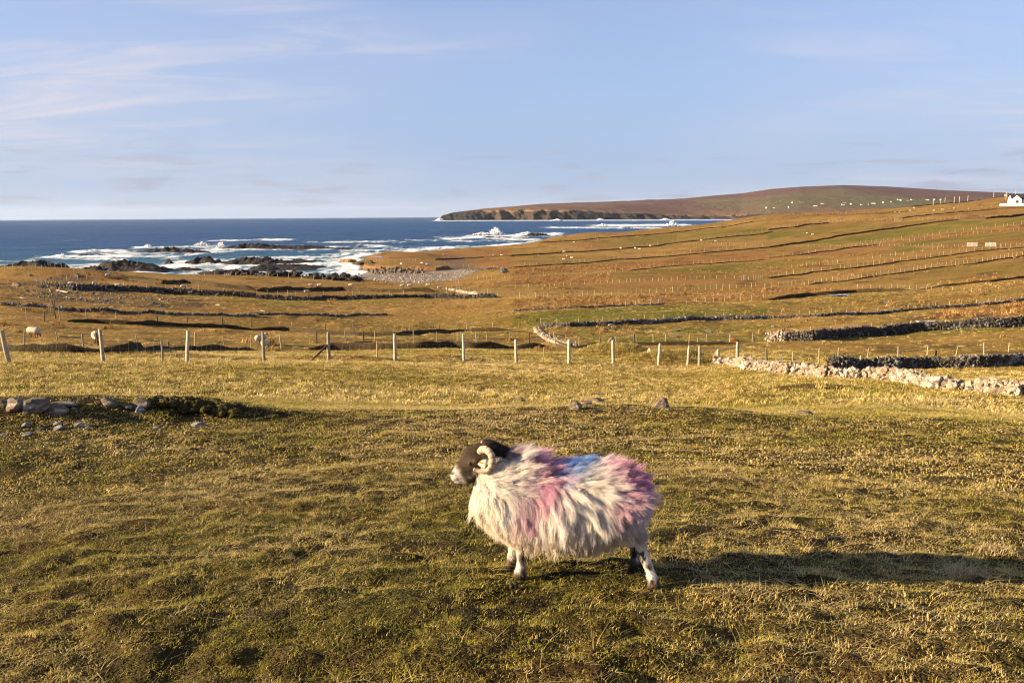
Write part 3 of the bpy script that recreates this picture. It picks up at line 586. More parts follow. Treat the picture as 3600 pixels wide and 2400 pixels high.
for k_, a_ in enumerate(FL):
    z_, pts_, st_, h_, lab = a_[:5]; fence(lab, line_posts(z_, pts_, st_, h_, seed=50 + k_, lean=a_[5] if len(a_) > 5 else 0.0), (0.4, 0.9) if h_ > 38 else ())
fence('cluster of broken crooked posts by the low rubble wall', P3('A', 'thin', (455,1045,445,970), (472,1050,462,965), (478,985,465,910)) + P3('A', 'dark', (512,1095,487,1010), (490,990,480,925), (503,985,500,925)), ())

# gates and hurdles
GALV = rough_mat('galvanised_steel', (0.42, 0.43, 0.44), (0.58, 0.58, 0.58), 6, 0.5, 0, coord='obj')
def gate(label, a_, b_, htpx, mat, bars=5, uprights=3, tilt=0.0, flip=0):
    A = hit(*a_); B = hit(*b_); dep = A.length; H = htpx / FPX * dep; root = empty('field_gate', A); tag(root, label, 'gate', 'field gates')
    L = B - A
    if L.length > htpx / FPX * dep * 6: L = L.normalized() * htpx / FPX * dep * 3
    up = Vector((tilt, 0, 1)).normalized() * H
    def bar(nm, p_, q_, r_):
        vs, fs = tube_verts([[tuple(p_), tuple(q_)]], r_, 6); mesh_obj(nm, vs, fs, mat, root)
    for k in range(bars): t = 0.12 + 0.86 * k / (bars - 1); bar('bar', up * t, L + up * t, .032)
    for k in range(uprights): s_ = k / (uprights - 1); bar('upright', L * s_ + up * .08, L * s_ + up * 1.0, .042)
gate('grey galvanised field gate, left of the pair on the hill', S('D', (1828,699))[0], S('D', (1920,699))[0], 12.5, GALV)
gate('grey galvanised field gate, right of the pair on the hill', S('D', (1997,699))[0], S('D', (2090,699))[0], 12.5, GALV)
gate('pale hurdle set in the highest hillside fence', S('D', (1160,465))[0], S('D', (1225,463))[0], 9, WOOD[1])
gate('narrow weathered gate standing in the green hillside field', S('C', (2112,755))[0], S('C', (2140,742))[0], 20, WOOD[0])
gate('pale wooden slatted gate leaning beside the stony knoll', S('A', (348,795))[0], S('A', (388,795))[0], 30, WOOD[1], 7, 2, -0.12)

# ------------------------------------------------------------------ dry stone walls and turf banks
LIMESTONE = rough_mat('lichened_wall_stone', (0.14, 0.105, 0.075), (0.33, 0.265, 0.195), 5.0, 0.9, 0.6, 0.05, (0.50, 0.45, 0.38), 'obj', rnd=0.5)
SHADESTONE = rough_mat('dark_wall_stone', (0.030, 0.026, 0.023), (0.075, 0.066, 0.058), 5.0, 0.9, 0.6, 0.05, (0.19, 0.185, 0.18), 'obj', rnd=0.45)  # stone darkened: the walls' shaded side is put into the colour
import bmesh
def stone_mesh(seed, mat, flat=0.65):
    r = np.random.default_rng(seed); bm = bmesh.new()
    for _ in range(14):
        v_ = r.normal(size=3); v_ /= np.linalg.norm(v_); bm.verts.new((v_ * np.array([.5, .42, .5 * flat / .65]) * r.uniform(.85, 1.12)).tolist())
    ch = bmesh.ops.convex_hull(bm, input=bm.verts); bmesh.ops.delete(bm, geom=list(set(e for e in ch['geom_interior'] + ch['geom_unused'] if isinstance(e, bmesh.types.BMVert))), context='VERTS')
    bmesh.ops.bevel(bm, geom=list(bm.edges), offset=.05, segments=1, affect='EDGES') if seed % 2 == 0 and len(bm.verts) < 12 else None
    me = bpy.data.meshes.new('stone'); bm.to_mesh(me); bm.free(); me.materials.append(mat); return me
STL = [stone_mesh(s, LIMESTONE) for s in range(20, 30)]; STD = [stone_mesh(s, SHADESTONE) for s in range(40, 50)]
def extend(q):
    """lines that leave the picture go on a little beyond its edge"""
    q = list(q)
    if q[-1][0] > 3555 and q[-2][0] < q[-1][0]: k = (q[-1][1] - q[-2][1]) / (q[-1][0] - q[-2][0]); q.append((q[-1][0] + 330, q[-1][1] + 250 * k))
    if q[0][0] < 15 and q[1][0] > q[0][0]: k = (q[1][1] - q[0][1]) / (q[1][0] - q[0][0]); q.insert(0, (q[0][0] - 300, q[0][1] - 220 * k))
    return q
def path3(z, pts, step):
    P = [hit(*q) for q in extend(S(z, *pts) if z else pts)]; out = [P[0]]
    for a, b in zip(P[:-1], P[1:]):
        n = max(1, int((b - a).length / step))
        for k in range(1, n + 1):
            q = a.lerp(b, k / n); out.append(Vector((q.x, q.y, float(terr(q.x, q.y)))))
    return out
def rubble_wall(label, z, pts, height, stone, meshes, limit=300, thick=0.5, batter=0.3, rag=0.25, seed=1, name='stone_wall', cat='stone wall', group='dry stone walls'):
    r = random.Random(seed); P = path3(z, pts, stone * 0.5); root = empty(name, P[len(P) // 2]); tag(root, label, cat, group, 'thing'); c0 = Vector(root.location)
    L = [0.0]
    for a, b in zip(P[:-1], P[1:]): L.append(L[-1] + (b - a).length)
    places = []
    rows = max(1, int(round(height / (stone * 0.5))))
    for row in range(rows + 1):
        s_ = r.uniform(0, stone)
        while s_ < L[-1]:
            i = min(max(np.searchsorted(L, s_) - 1, 0), len(P) - 2); t = (P[i + 1] - P[i]); f = (s_ - L[i]) / max(t.length, 1e-6); q = P[i].lerp(P[i + 1], min(max(f, 0), 1)); n_ = Vector((-t.y, t.x, 0)).normalized()
            hv = height * (1 + rag * 2 * float(noise2(np.array(s_ / 2.3), np.array(seed * 3.7), 5))) ; zz_ = row * stone * 0.46
            if zz_ <= hv:
                sc_ = stone * r.choice((.7, .9, 1.0, 1.2, 1.55)); tk = thick * (1 - batter * zz_ / max(height, .1))
                for side in (-1, 1):
                    if row == rows and side == 1 and r.random() < .5: continue
                    places.append((q + n_ * side * tk * .5 * r.uniform(.7, 1.05) + Vector((0, 0, zz_ + stone * .12)), sc_ * r.uniform(.85, 1.25), r))
            s_ += stone * r.uniform(.75, 1.15)
    # those nearest the viewer's side first
    places.sort(key=lambda e: (abs(e[0].x / max(e[0].y, 1)) > .61, e[0].length)); keep = places[:limit]; rest = places[limit:]
    for q, s_, _ in keep:
        inst('stone', r.choice(meshes), root, q - c0, (r.uniform(-.5, .5), r.uniform(-.4, .4), r.uniform(0, 6.3)), (s_ * r.uniform(.9, 1.35), s_ * r.uniform(.8, 1.1), s_ * r.uniform(.7, 1.0)))
    if rest:
        vs, fs, b = [], [], 0
        for q, s_, _ in rest:
            me = r.choice(meshes); V = np.array([v.co[:] for v in me.vertices]) * s_ * np.array([r.uniform(.9, 1.3), 1, r.uniform(.7, 1)]); a = r.uniform(0, 6.28); ca, sa = math.cos(a), math.sin(a)
            V = np.stack([V[:, 0] * ca - V[:, 1] * sa, V[:, 0] * sa + V[:, 1] * ca, V[:, 2] + V[:, 0] * r.uniform(-.4, .4)], 1) + np.array(q - c0)
            vs.append(V); fs += [tuple(i + b for i in p_.vertices) for p_ in me.polygons]; b += len(V)
        o = mesh_obj('stone_fill', np.concatenate(vs).tolist(), fs, meshes[0].materials[0], root, smooth=False); o['kind'] = 'stuff'
    return root
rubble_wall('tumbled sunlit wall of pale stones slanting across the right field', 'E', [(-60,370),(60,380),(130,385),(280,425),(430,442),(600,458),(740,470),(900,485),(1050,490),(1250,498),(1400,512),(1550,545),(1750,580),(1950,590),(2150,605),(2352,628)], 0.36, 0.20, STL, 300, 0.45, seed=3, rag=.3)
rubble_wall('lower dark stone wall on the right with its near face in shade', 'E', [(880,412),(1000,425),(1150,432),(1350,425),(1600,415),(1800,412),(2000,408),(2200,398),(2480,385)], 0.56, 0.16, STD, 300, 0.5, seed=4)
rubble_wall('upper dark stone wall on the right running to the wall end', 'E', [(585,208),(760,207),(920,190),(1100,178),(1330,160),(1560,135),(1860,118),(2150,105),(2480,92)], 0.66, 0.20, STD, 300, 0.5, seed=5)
rubble_wall('heap of pale tumbled stones at the upper wall end', 'E', [(410,212),(460,212),(520,212),(570,210)], 0.7, 0.22, STL, 120, .9, .6, seed=6)
rubble_wall('long dark stone wall crossing the valley floor', 'C', [(265,1182),(500,1172),(650,1165),(900,1155),(1150,1140),(1400,1128),(1600,1115),(1900,1108),(2200,1105),(2352,1100)], 0.36, 0.2, STD, 220, 0.6, seed=7)
rubble_wall('rough dark stone wall carrying on up the right slope', 'D', [(0,1362),(250,1348),(500,1340),(800,1325),(1100,1305),(1400,1278),(1700,1255),(1950,1238),(2200,1210),(2352,1190)], 0.24, 0.2, STD, 160, 0.4, seed=8)
rubble_wall('low scattered stones at the foot of the rushy field', 'C', [(20,1030),(220,1018),(420,1008),(620,998),(820,990),(1020,982),(1200,978),(1400,972)], 0.14, 0.24, STD, 120, 0.4, seed=9)
rubble_wall('low rubble wall with pale caps across the left field', 'A', [(20,968),(150,978),(300,990),(480,1005),(600,1018),(850,1032),(1100,1045),(1500,1055),(2000,1065),(2352,1072)], 0.2, 0.24, STD, 160, 0.5, seed=10)
rubble_wall('low line of wall stones across the middle pasture', 'B', [(0,1062),(300,1062),(600,1066),(900,1064),(1200,1062)], 0.14, 0.24, STD, 90, 0.4, seed=11)
rubble_wall('high dark wall along the left shore pasture', 'A', [(400,820),(700,838),(1100,848),(1500,860),(1900,885),(2352,905)], 0.7, 0.3, STD, 120, 0.6, seed=12)
rubble_wall('high dark wall continuing towards the sheep pen', 'B', [(0,912),(300,928),(500,930),(800,925),(1100,918),(1600,912),(2200,908)], 0.62, 0.3, STD, 120, 0.6, seed=13)
rubble_wall('sunlit curving wall leading up to the sheep pen', 'B', [(1760,835),(1860,850),(1960,868),(2060,885),(2150,898),(2205,906)], 0.3, 0.26, STL, 60, 0.5, seed=14)
rubble_wall('ruined sunlit wall descending from the valley wall corner', 'C', [(225,1195),(245,1225),(290,1260),(330,1285),(400,1315),(500,1335),(545,1350)], 0.2, 0.18, STL, 90, 0.45, seed=15)
rubble_wall('scattered stones of the broken shore enclosure', 'B', [(1910,660),(2000,655),(2120,650),(2260,640),(2275,680)], 0.4, 0.3, STD, 50, 0.6, seed=16)

TURF = rough_mat('turf_bank', (0.022, 0.016, 0.007), (0.058, 0.040, 0.014), 2.2, 1.0, 0.8, 0.12, (0.055, 0.038, 0.02))  # turf colour darkened to stand in for shade on the banks
def bank(label, z, pts, height, width, seed=0, mat=TURF):
    P = path3(z, pts, max(0.35, height * .6)); n = len(P); prof = [(-.66, -.25), (-.58, .5), (-.48, .95), (0.0, 1.04), (.45, .92), (.7, .5), (1.1, -.25)]; vs = []
    c0 = P[n // 2]
    for i, q in enumerate(P):
        t = (P[min(i + 1, n - 1)] - P[max(i - 1, 0)]); nn_ = Vector((-t.y, t.x, 0)).normalized(); s_ = i * 0.35
        e = min(1, i / 4, (n - 1 - i) / 4); h_ = height * (0.25 + .75 * e) * (1 + .5 * float(noise2(np.array(i * .23), np.array(seed * 1.3), 7)) + .3 * float(noise2(np.array(i * .9), np.array(seed * 2.3), 8)))
        for k, (a_, b_) in enumerate(prof):
            jj = .12 * float(noise2(np.array(i * .8 + k * 9.1), np.array(seed * 4.1), 9)); w_ = width * (.8 + .5 * float(noise2(np.array(i * .31), np.array(seed * 5.1), 10)) + .1) * .5
            p_ = q + nn_ * (a_ * w_ + jj * width) + Vector((0, 0, h_ * (b_ + jj * 1.5))); vs.append(tuple(p_ - c0))
    m_ = len(prof); fs = [(i * m_ + k, i * m_ + k + 1, (i + 1) * m_ + k + 1, (i + 1) * m_ + k) for i in range(n - 1) for k in range(m_ - 1)]
    o = mesh_obj('turf_bank', vs, [f[::-1] for f in fs], mat, smooth=True); o.location = c0; tag(o, label, 'turf bank', 'earth and turf banks'); return o
BK = [('A', [(-60,1400),(150,1400),(400,1402),(600,1398),(900,1395)], .34, .55, 'dark turf bank at the far left behind the thick posts'),
 ('A', [(930,1392),(1000,1394),(1080,1394),(1180,1392),(1290,1388)], .42, .8, 'rounded dark turf mound behind the second thick post'),
 ('A', [(1300,1395),(1600,1396),(1900,1395),(2352,1390)], .3, .6, 'low dark turf edge left of the standing sheep'),
 ('B', [(490,1382),(700,1382),(900,1384),(1200,1384),(1500,1376),(1800,1368),(2000,1370),(2352,1372)], .38, .6, 'broad dark turf bank behind the braced post'),
 ('C', [(-20,1368),(100,1368),(250,1366),(330,1362)], .36, .55, 'dark turf bank end below the ruined wall'),
 ('C', [(590,1360),(800,1350),(1100,1340),(1400,1338),(1800,1340),(2100,1325)], .22, .5, 'low turf lip under the mixed stake fence'),
 ('A', [(620,1122),(900,1138),(1200,1152),(1600,1165),(2000,1185),(2352,1204)], .34, .5, 'narrow dark bank above the grazing sheep'),
 ('B', [(-20,1200),(300,1212),(600,1236),(900,1250),(1300,1252),(1500,1240),(1900,1222),(2352,1205)], .34, .5, 'narrow dark bank bending through the middle pasture'),
 ('A', [(960,722),(1200,752),(1500,782),(1700,768),(2000,805),(2352,842)], .6, 1.2, 'dark grassy bank on the left shore'),
 ('B', [(0,842),(300,838),(600,842),(800,838),(1100,850),(1400,848),(1660,855)], .6, 1.2, 'dark grassy bank below the shore sheep'),
 ('C', [(-30,635),(300,612),(600,594),(900,565),(1200,544),(1500,524),(1700,504),(2000,478),(2400,440)], 0.29, 0.64, 'long heathery bank over the russet strip'),
 ('C', [(-30,528),(400,498),(800,474),(1100,450),(1400,418),(1700,384),(2000,349),(2400,300)], 0.37, 0.64, 'long dark bank climbing past the far flock'),
 ('C', [(250,404),(600,382),(900,354),(1200,334),(1500,304),(1800,269),(2220,208)], 0.34, 0.72, 'dark bank along the seaward brow'),
 ('C', [(1080,660),(1350,628),(1560,612),(1800,597),(2000,580),(2352,555)], 0.20, 0.40, 'thin bank at the foot of the russet strip'),
 ('D', [(0,708),(300,668),(600,613),(900,568),(1250,518),(1500,483),(1760,455)], 0.51, 0.80, 'thick black bank rising across the green hill field'),
 ('D', [(1800,444),(2000,446),(2200,430),(2400,400)], 0.75, 0.96, 'thick black wall bank below the bungalow'),
 ('D', [(1200,446),(1500,405),(1800,380),(2100,355),(2400,335)], 0.41, 0.72, 'dark bank just under the bungalow garden'),
 ('D', [(0,548),(300,510),(560,480)], 0.54, 0.96, 'dark bank at the left of the high hill fence'),
 ('D', [(0,806),(300,776),(700,716),(1000,678)], 0.24, 0.48, 'dark bank beneath the russet rush strip'),
 ('D', [(0,990),(400,938),(800,898),(1200,838),(1500,803),(1800,763),(2100,728),(2400,705)], 0.22, 0.40, 'straight dark bank under the upper field fence'),
 ('D', [(380,1052),(600,1026),(800,1003),(1020,968),(1300,934),(1600,889),(1900,858),(2200,808),(2400,778)], 0.19, 0.40, 'thin bank under the crooked stakes'),
 ('D', [(0,1186),(200,1170),(400,1148),(600,1136),(800,1120),(1000,1112),(1290,1100)], .42, .6, 'deep dark ditch bank in the right hand pastures'),
 ('D', [(1400,1092),(1550,1074),(1700,1056),(2000,1024),(2400,985)], 0.24, 0.40, 'dark bank rising towards the right edge'),
 ('D', [(300,415),(640,412),(1000,398),(1300,375)], 0.54, 0.96, 'faint dark bank near the skyline'),
 ('B', [(1640,558),(1900,548),(2100,538),(2352,526)], .5, .8, 'thin dark bank across the brown pasture beyond the beach'),
 ('J', [(0,590),(400,575),(800,555),(1200,525),(1450,480),(1700,455),(2000,420),(2352,372)], 0.54, 0.96, 'dark hedge bank behind the bungalow'),
]
for k_, (z_, pts_, h_, w_, lab) in enumerate(BK): bank(lab, z_, pts_, h_, w_, k_ + 1)

# bank of the ruin with yellow grass, and its leaning slab
YELLOW = rough_mat('yellow_bank_grass', (0.17, 0.105, 0.025), (0.31, 0.20, 0.050), 4.0, 1.0, 0.9, 0.1, (0.13, 0.12, 0.02))
def mound(name, label, cat, c, rx, ry, h, rot, mat, seed, n=40, group=None, rough=.25):
    u = np.linspace(-1.15, 1.15, n); U, V_ = np.meshgrid(u, u, indexing='ij'); q = U ** 2 + V_ ** 2
    X, Y = U * rx, V_ * ry; Z = h * np.clip(1 - q ** 1.4, -.35, 1) * (1 + rough * 2 * fbm(X / .7 + seed, Y / .7, seed, 3)) + .12 * h * fbm(X / .18, Y / .18, seed + 9, 2)
    ca, sa = math.cos(rot), math.sin(rot); WX, WY = c.x + X * ca - Y * sa, c.y + X * sa + Y * ca; Z = Z + terr(WX, WY) - c.z - .02
    o = mesh_obj(name, np.stack([WX - c.x, WY - c.y, Z], -1).reshape(-1, 3), grid_faces(n, n), mat); o.location = c; tag(o, label, cat, group); return o
def mid(z, a_): return hit(*S(z, a_)[0])
mound('grassy_bank', 'yellow grassy ruined bank left of the leaning pale slab', 'bank', mid('K', (800,330)), 2.3, 1.0, .62, -.25, YELLOW, 3, 60, 'yellow grassy ruin banks')
mound('grassy_bank', 'yellow grassy ruined bank right of the leaning pale slab', 'bank', mid('K', (1720,440)), 2.7, .8, .55, -.2, YELLOW, 4, 60, 'yellow grassy ruin banks')

# ------------------------------------------------------------------ loose rocks
def boulder_mesh(seed, mat, sub=3, sharp=1.0):
    r = np.random.default_rng(seed); bm = bmesh.new(); bmesh.ops.create_icosphere(bm, subdivisions=sub, radius=.5)
    V = np.array([v.co[:] for v in bm.verts])
    for _ in range(9):
        n_ = r.normal(size=3); n_ /= np.linalg.norm(n_); t = r.uniform(.26, .42); d = V @ n_ - t; V = V - np.where(d > 0, d * .9, 0)[:, None] * n_
    V = V * (1 + .16 * noise3(V * 5 + seed * 3.3, seed)[:, None] + .10 * noise3(V * 13 + seed, seed + 1)[:, None])
    for v, c in zip(bm.verts, V): v.co = c
    me = bpy.data.meshes.new('rock'); bm.to_mesh(me); bm.free(); me.materials.append(mat); me.polygons.foreach_set('use_smooth', np.zeros(len(me.polygons), bool)); return me
ROCK = rough_mat('field_rock', (0.075, 0.057, 0.040), (0.19, 0.15, 0.11), 6.0, 0.9, 0.7, 0.05, (0.31, 0.27, 0.22), 'obj', rnd=0.25)
GREYR = rough_mat('grey_rock', (0.09, 0.088, 0.088), (0.20, 0.195, 0.19), 6.0, 0.85, 0.5, 0.04, (0.30, 0.29, 0.275), 'obj', rnd=0.2)
BM_ = [boulder_mesh(s, ROCK) for s in range(60, 66)]; BG_ = [boulder_mesh(s, GREYR) for s in range(70, 74)]
def rock(z, x, y, wpx, hpx, label, pool=None, rot=None, group='loose rocks in the fields', sink=.34, depth=.8):
    c = mid(z, (x, y)); k = ZF[z][2]; W = wpx / k / FPX * c.length * 1.15; H = hpx / k / FPX * c.length * 1.5
    o = inst('rock', random.choice(pool or BM_), None, c + Vector((0, 0, H * (.5 - sink))), (random.uniform(-.15, .15), random.uniform(-.15, .15), random.uniform(-.5, .5) if rot is None else rot), (W * .95, W * depth * .9, H * .8)); tag(o, label, 'rock', group); return o
for a_ in (('F',225,665,150,56,'large tan flat-faced rock in the left turf ridge'),('F',95,655,90,50,'dark tilted rock left of the large tan rock'),('F',385,685,90,46,'grey rock just below the turf ridge, right of the large tan rock'),('F',20,640,60,36,'pale rock at the far left end of the turf ridge'),
           ('F',420,640,120,26,'low mossy-topped rock behind the grey ridge rock'),('F',755,630,90,40,'tan wedge rock midway along the turf ridge'),('F',965,650,80,50,'brown rock at the left foot of the moss mound'),('F',880,650,60,20,'small pale rock between wedge rock and moss mound')): rock(*a_)
for a_ in (('F',962,678,54,34,'blue-grey rounded stone in front of the moss mound'),('F',1370,780,80,26,'flat pale slate lying alone in the grass below the moss mound'),('F',1085,795,50,14,'dark flat stone sunk in grass left of the lone slate'),('F',410,798,64,22,'flat grey stone below the turf ridge, widest of the scatter'),('F',550,775,66,18,'flat tan slate right of the scattered grey stones'),('F',615,795,34,24,'small dark stone right of the flat tan slate'),('F',178,778,48,18,'dull grey stone half sunk below the large tan rock'),('F',178,842,52,16,'thin pale slate lowest of the left scatter'),
           ('F',285,797,40,10,'thin grey slate left of the widest flat stone'),('F',395,765,38,16,'small pale slate just above the widest flat stone'),('F',20,845,40,16,'pale stone at the left picture edge below the ridge'),('F',505,662,30,20,'small grey stone on the ridge crest')): rock(*a_, pool=BG_, sink=.4)
for a_ in (('G',65,815,100,46,'pale rounded rock on the ridge above the sheep'),('G',770,825,170,66,'large pale lichened rock on the right turf ridge'),('G',680,845,90,30,'pale rock left of the large lichened rock'),('G',590,880,90,66,'dark leaning slab at the left of the right ridge'),('G',1385,868,110,80,'pale upright rock on the right turf ridge'),('G',500,848,60,20,'low brown stone left of the leaning slab'),
           ('E',700,765,110,24,'flat pale stone in the grass below the tumbled wall'),('G',1500,165,70,22,'brown rock in the valley field, left of two'),('G',1535,168,40,22,'brown rock in the valley field, right of two'),('G',1495,220,90,22,'dark flat stones lying in the valley field'),('G',1810,178,70,30,'orange-brown rock in the valley field'),('G',1502,282,90,40,'boulder in front of the valley field stakes'),('G',1912,278,80,40,'pale pointed boulder by the valley field stakes'),
           ('G',915,270,80,56,'pale rock on top of the yellow ruined bank'),('D',48,1440,46,26,'round brown rock near the wall end heap'),('A',715,712,44,36,'pale triangular rock on the stony face of the knoll'),('A',275,705,44,20,'grey flat rock on the left of the knoll'),('A',145,795,90,30,'grey rocks at the foot of the knoll'),('K',1765,125,110,55,'tan rock with shaded side beyond the thick posts')): rock(*a_)
rock('G', 2045, 262, 80, 44, 'rust-red rounded boulder by the valley stakes', pool=[boulder_mesh(81, rough_mat('rust', (0.13, 0.035, 0.012), (0.22, 0.06, 0.02), 8, 0.9, 0.5, 0.03, coord='obj'))])
sl_ = rock('K', 1330, 400, 190, 190, 'tall pale leaning slab at the end of the yellow ruined bank', pool=[boulder_mesh(83, rough_mat('pale_slab', (0.30, 0.25, 0.18), (0.44, 0.38, 0.29), 3, 0.9, 0.5, 0.05, coord='obj'))], sink=.18, depth=.35); sl_.rotation_euler = (.1, .45, -.9)
# moss mound: small lumps of moss over a low hump of the left ridge
MOSS = rough_mat('moss', (0.030, 0.026, 0.008), (0.085, 0.070, 0.014), 14.0, 1.0, 1.0, 0.03, (0.12, 0.075, 0.02))
c = mid('F', (1345, 665)); dd_ = c.length
def mossz(x, y): return float(terr(c.x + x, c.y + y)) - c.z
mo = lumps('moss_mound', 130, lambda r: (lambda x, y: (x, y, mossz(x, y) + .01 + .085 * max(0, 1 - (x / .62) ** 2) * r.uniform(.2, 1)))(r.uniform(-.58, .58), r.uniform(-.14, .16)), lambda r: np.array([.06, .06, .042]) * r.uniform(.5, 1.25), 90, MOSS, 3)
mo.data.polygons.foreach_set('use_smooth', np.ones(len(mo.data.polygons), bool)); mo.location = c; tag(mo, 'dark lumpy moss mound on the left turf ridge', 'moss mound')
# scattered stones on the stony knoll and round it
SM = [stone_mesh(s, GREYR) for s in range(95, 99)]
rs = random.Random(5)
def scatter(name, label, z, poly, n, smin, smax, mats, seed, kind='stuff', zoff=.3):
    """many small stones nobody could count: one object"""
    r = random.Random(seed); q = S(z, *poly); xs = [a[0] for a in q]; ys = [a[1] for a in q]; vs, fs, b = [], [], 0; k = 0; arr = np.array
    while k < n:
        x, y = r.uniform(min(xs), max(xs)), r.uniform(min(ys), max(ys))
        if not in_poly(arr([x]), arr([y]), q)[0]: continue
        c_ = hit(x, y, 60); me = r.choice(mats); s_ = smin + (smax - smin) * r.random() ** 2.5; V = np.array([v.co[:] for v in me.vertices]) * s_ * np.array([r.uniform(.8, 1.5), r.uniform(.7, 1.1), r.uniform(.5, 1)]); a = r.uniform(0, 6.28); ca, sa = math.cos(a), math.sin(a)
        V = np.stack([V[:, 0] * ca - V[:, 1] * sa, V[:, 0] * sa + V[:, 1] * ca, V[:, 2] + V[:, 0] * r.uniform(-.5, .5)], 1) + np.array(c_) + np.array([0, 0, s_ * zoff])
        vs.append(V); fs += [tuple(i + b for i in p_.vertices) for p_ in me.polygons]; b += len(V); k += 1
    o = mesh_obj(name, np.concatenate(vs).tolist(), fs, mats[0].materials[0], smooth=False); return tag(o, label, 'stones', None, kind)
scatter('knoll_rubble', 'loose stones spilling over the knoll and the ground below it', 'A', [(60,800),(340,760),(560,700),(760,700),(830,740),(700,800),(1300,880),(1700,900),(1500,985),(900,960),(300,905),(60,860)], 420, .1, .45, SM, 6)
SHORE = [boulder_mesh(s, ROCKMAT, 2) for s in range(100, 104)]
scatter('shore_boulders', 'jumble of dark boulders along the edge of the cove', 'B', [(-300,690),(-60,640),(200,610),(560,540),(640,560),(560,650),(700,690),(860,720),(1000,752),(700,745),(300,712),(-100,705)], 620, .4, 2.2, SHORE, 7, zoff=.25)
scatter('beach_boulders', 'brown boulders at the head of the sandy beach', 'B', [(960,645),(1100,640),(1300,640),(1560,668),(1560,690),(1300,680),(1080,690)], 90, .5, 1.6, BM_, 8)
PEB = [stone_mesh(s, rough_mat('beach_pebble', (0.20, 0.175, 0.145), (0.38, 0.335, 0.285), .8, 0.8, 0)) for s in range(110, 113)]
scatter('beach_pebbles', 'pale pebbles of the storm beach', 'B', [(980,735),(1200,700),(1500,690),(1860,655),(2080,645),(1830,742),(1500,776),(1200,766)], 1900, .15, .5, PEB, 9)
scatter('shore_pebbles', 'grey stones thinning out towards the earth cliff', 'B', [(560,650),(640,600),(800,640),(1000,700),(1000,745),(760,720)], 260, .2, .8, SM, 10)
EARTH = rough_mat('earth_cliff', (0.13, 0.062, 0.022), (0.23, 0.12, 0.045), 1.2, 1.0, 0.8, 0.3)
def cliff(label, pts, h, seed):
    P = path3('B', pts, .8); vs = []; n = len(P)
    for i, q in enumerate(P):
        t = (P[min(i + 1, n - 1)] - P[max(i - 1, 0)]); nn_ = Vector((t.y, -t.x, 0)).normalized()
        if nn_.y > 0: nn_ = -nn_
        e = min(1, i / 3, (n - 1 - i) / 3); hh_ = h * e * (1 + .7 * float(noise2(np.array(i * .3), np.array(seed * 1.), 3)))
        for a_, b_ in ((.9, -.4), (.55, .2), (.35, .6), (.2, .95), (-.6, 1.08), (-2.6, .95), (-4.5, -.3)):
            vs.append(tuple(q + nn_ * (a_ + .5 * float(noise2(np.array(i * .7 + b_ * 5), np.array(seed * 2.), 4))) + Vector((0, 0, b_ * hh_))))
    fs = [(i * 7 + k, i * 7 + k + 1, (i + 1) * 7 + k + 1, (i + 1) * 7 + k) for i in range(n - 1) for k in range(6)]
    o = mesh_obj('earth_cliff', vs, fs, EARTH, smooth=False); o.data.materials.append(rough_mat('cliff_turf', (0.15, 0.09, 0.03), (0.25, 0.15, 0.05), 1.0, 1, .5, .2))
    for i, p_ in enumerate(o.data.polygons): p_.material_index = 1 if i % 6 >= 3 else 0
    tag(o, label, 'cliff', 'low earth cliffs at the beach')
cliff('orange earth cliff at the left point of the beach', [(620,545),(625,580),(700,600),(790,612),(860,620)], 1.9, 1)
cliff('low earth step right of the dark gully above the beach', [(980,628),(1080,636),(1250,640),(1420,645),(1650,656),(1800,640)], 0.9, 2)
bank('dark gully edge in the turf above the beach', 'B', [(860,622),(900,618),(950,612),(1000,598),(1080,592)], 1.1, 2.0, 77)

# ------------------------------------------------------------------ sheep
import openvdb
def sdf_cap(P, a, b, ra, rb, sc=(1, 1, 1)):
    s_ = np.array(sc); P = P / s_; a = np.array(a) / s_; b = np.array(b) / s_; ab = b - a; t = np.clip(((P - a) @ ab) / max(ab @ ab, 1e-9), 0, 1)
    return (np.linalg.norm(P - a - t[..., None] * ab, axis=-1) - (ra + (rb - ra) * t)) * min(sc)
def smin(a, b, k):
    h = np.clip(0.5 + 0.5 * (b - a) / k, 0, 1); return b + (a - b) * h - k * h * (1 - h)
def sdf_mesh(fun, lo, hi, vox):
    lo = np.array(lo); n = np.ceil((np.array(hi) - lo) / vox).astype(int)
    g = np.stack(np.meshgrid(*[np.arange(k) for k in n], indexing='ij'), -1) * vox + lo
    A = fun(g.reshape(-1, 3)).reshape(n).astype(np.float32)
    gr = openvdb.FloatGrid(10.0); gr.copyFromArray(A); pts, q = gr.convertToQuads(0.0)
    return np.array(pts) * vox + lo, np.array(q)[:, ::-1]

# the ewe in the foreground, built in its own frame: x to the tail, y away from the camera, z up
G0 = hit(1950, 2030); DEP = float(np.dot(np.array(G0) - np.array([0, 0, CAMZ]), FWD)); SP = DEP / FPX; TL = R(20)
def L(px, py, y):
    r_ = ray(px, py); t = (G0.y + y) / r_[1]; return np.array([r_[0] * t - G0.x, y, CAMZ + r_[2] * t - G0.z])
def foot(px, y, up=0.0):
    x = L(px, 2030, y)[0]; return np.array([x, y, float(terr(G0.x + x, G0.y + y)) - G0.z + up])
YF, YB = 0.05, -0.01
BODY = [((L(1785,1755,YF), L(1825,1762,YF), .170, .180), .05), ((L(1825,1762,YF), L(1990,1778,.02), .180, .192), .08), ((L(1990,1778,.02), L(2120,1775,YB), .192, .178), .08), ((L(2120,1772,YB), L(2165,1778,YB), .176, .158), .06),
        ((L(1815,1735,YF), L(1740,1640,YF), .155, .098), .08), ((L(1860,1695,YF), L(1795,1660,YF), .085, .07), .08), ((L(2190,1705,YB), L(2225,1765,YB), .05, .03), .04)]
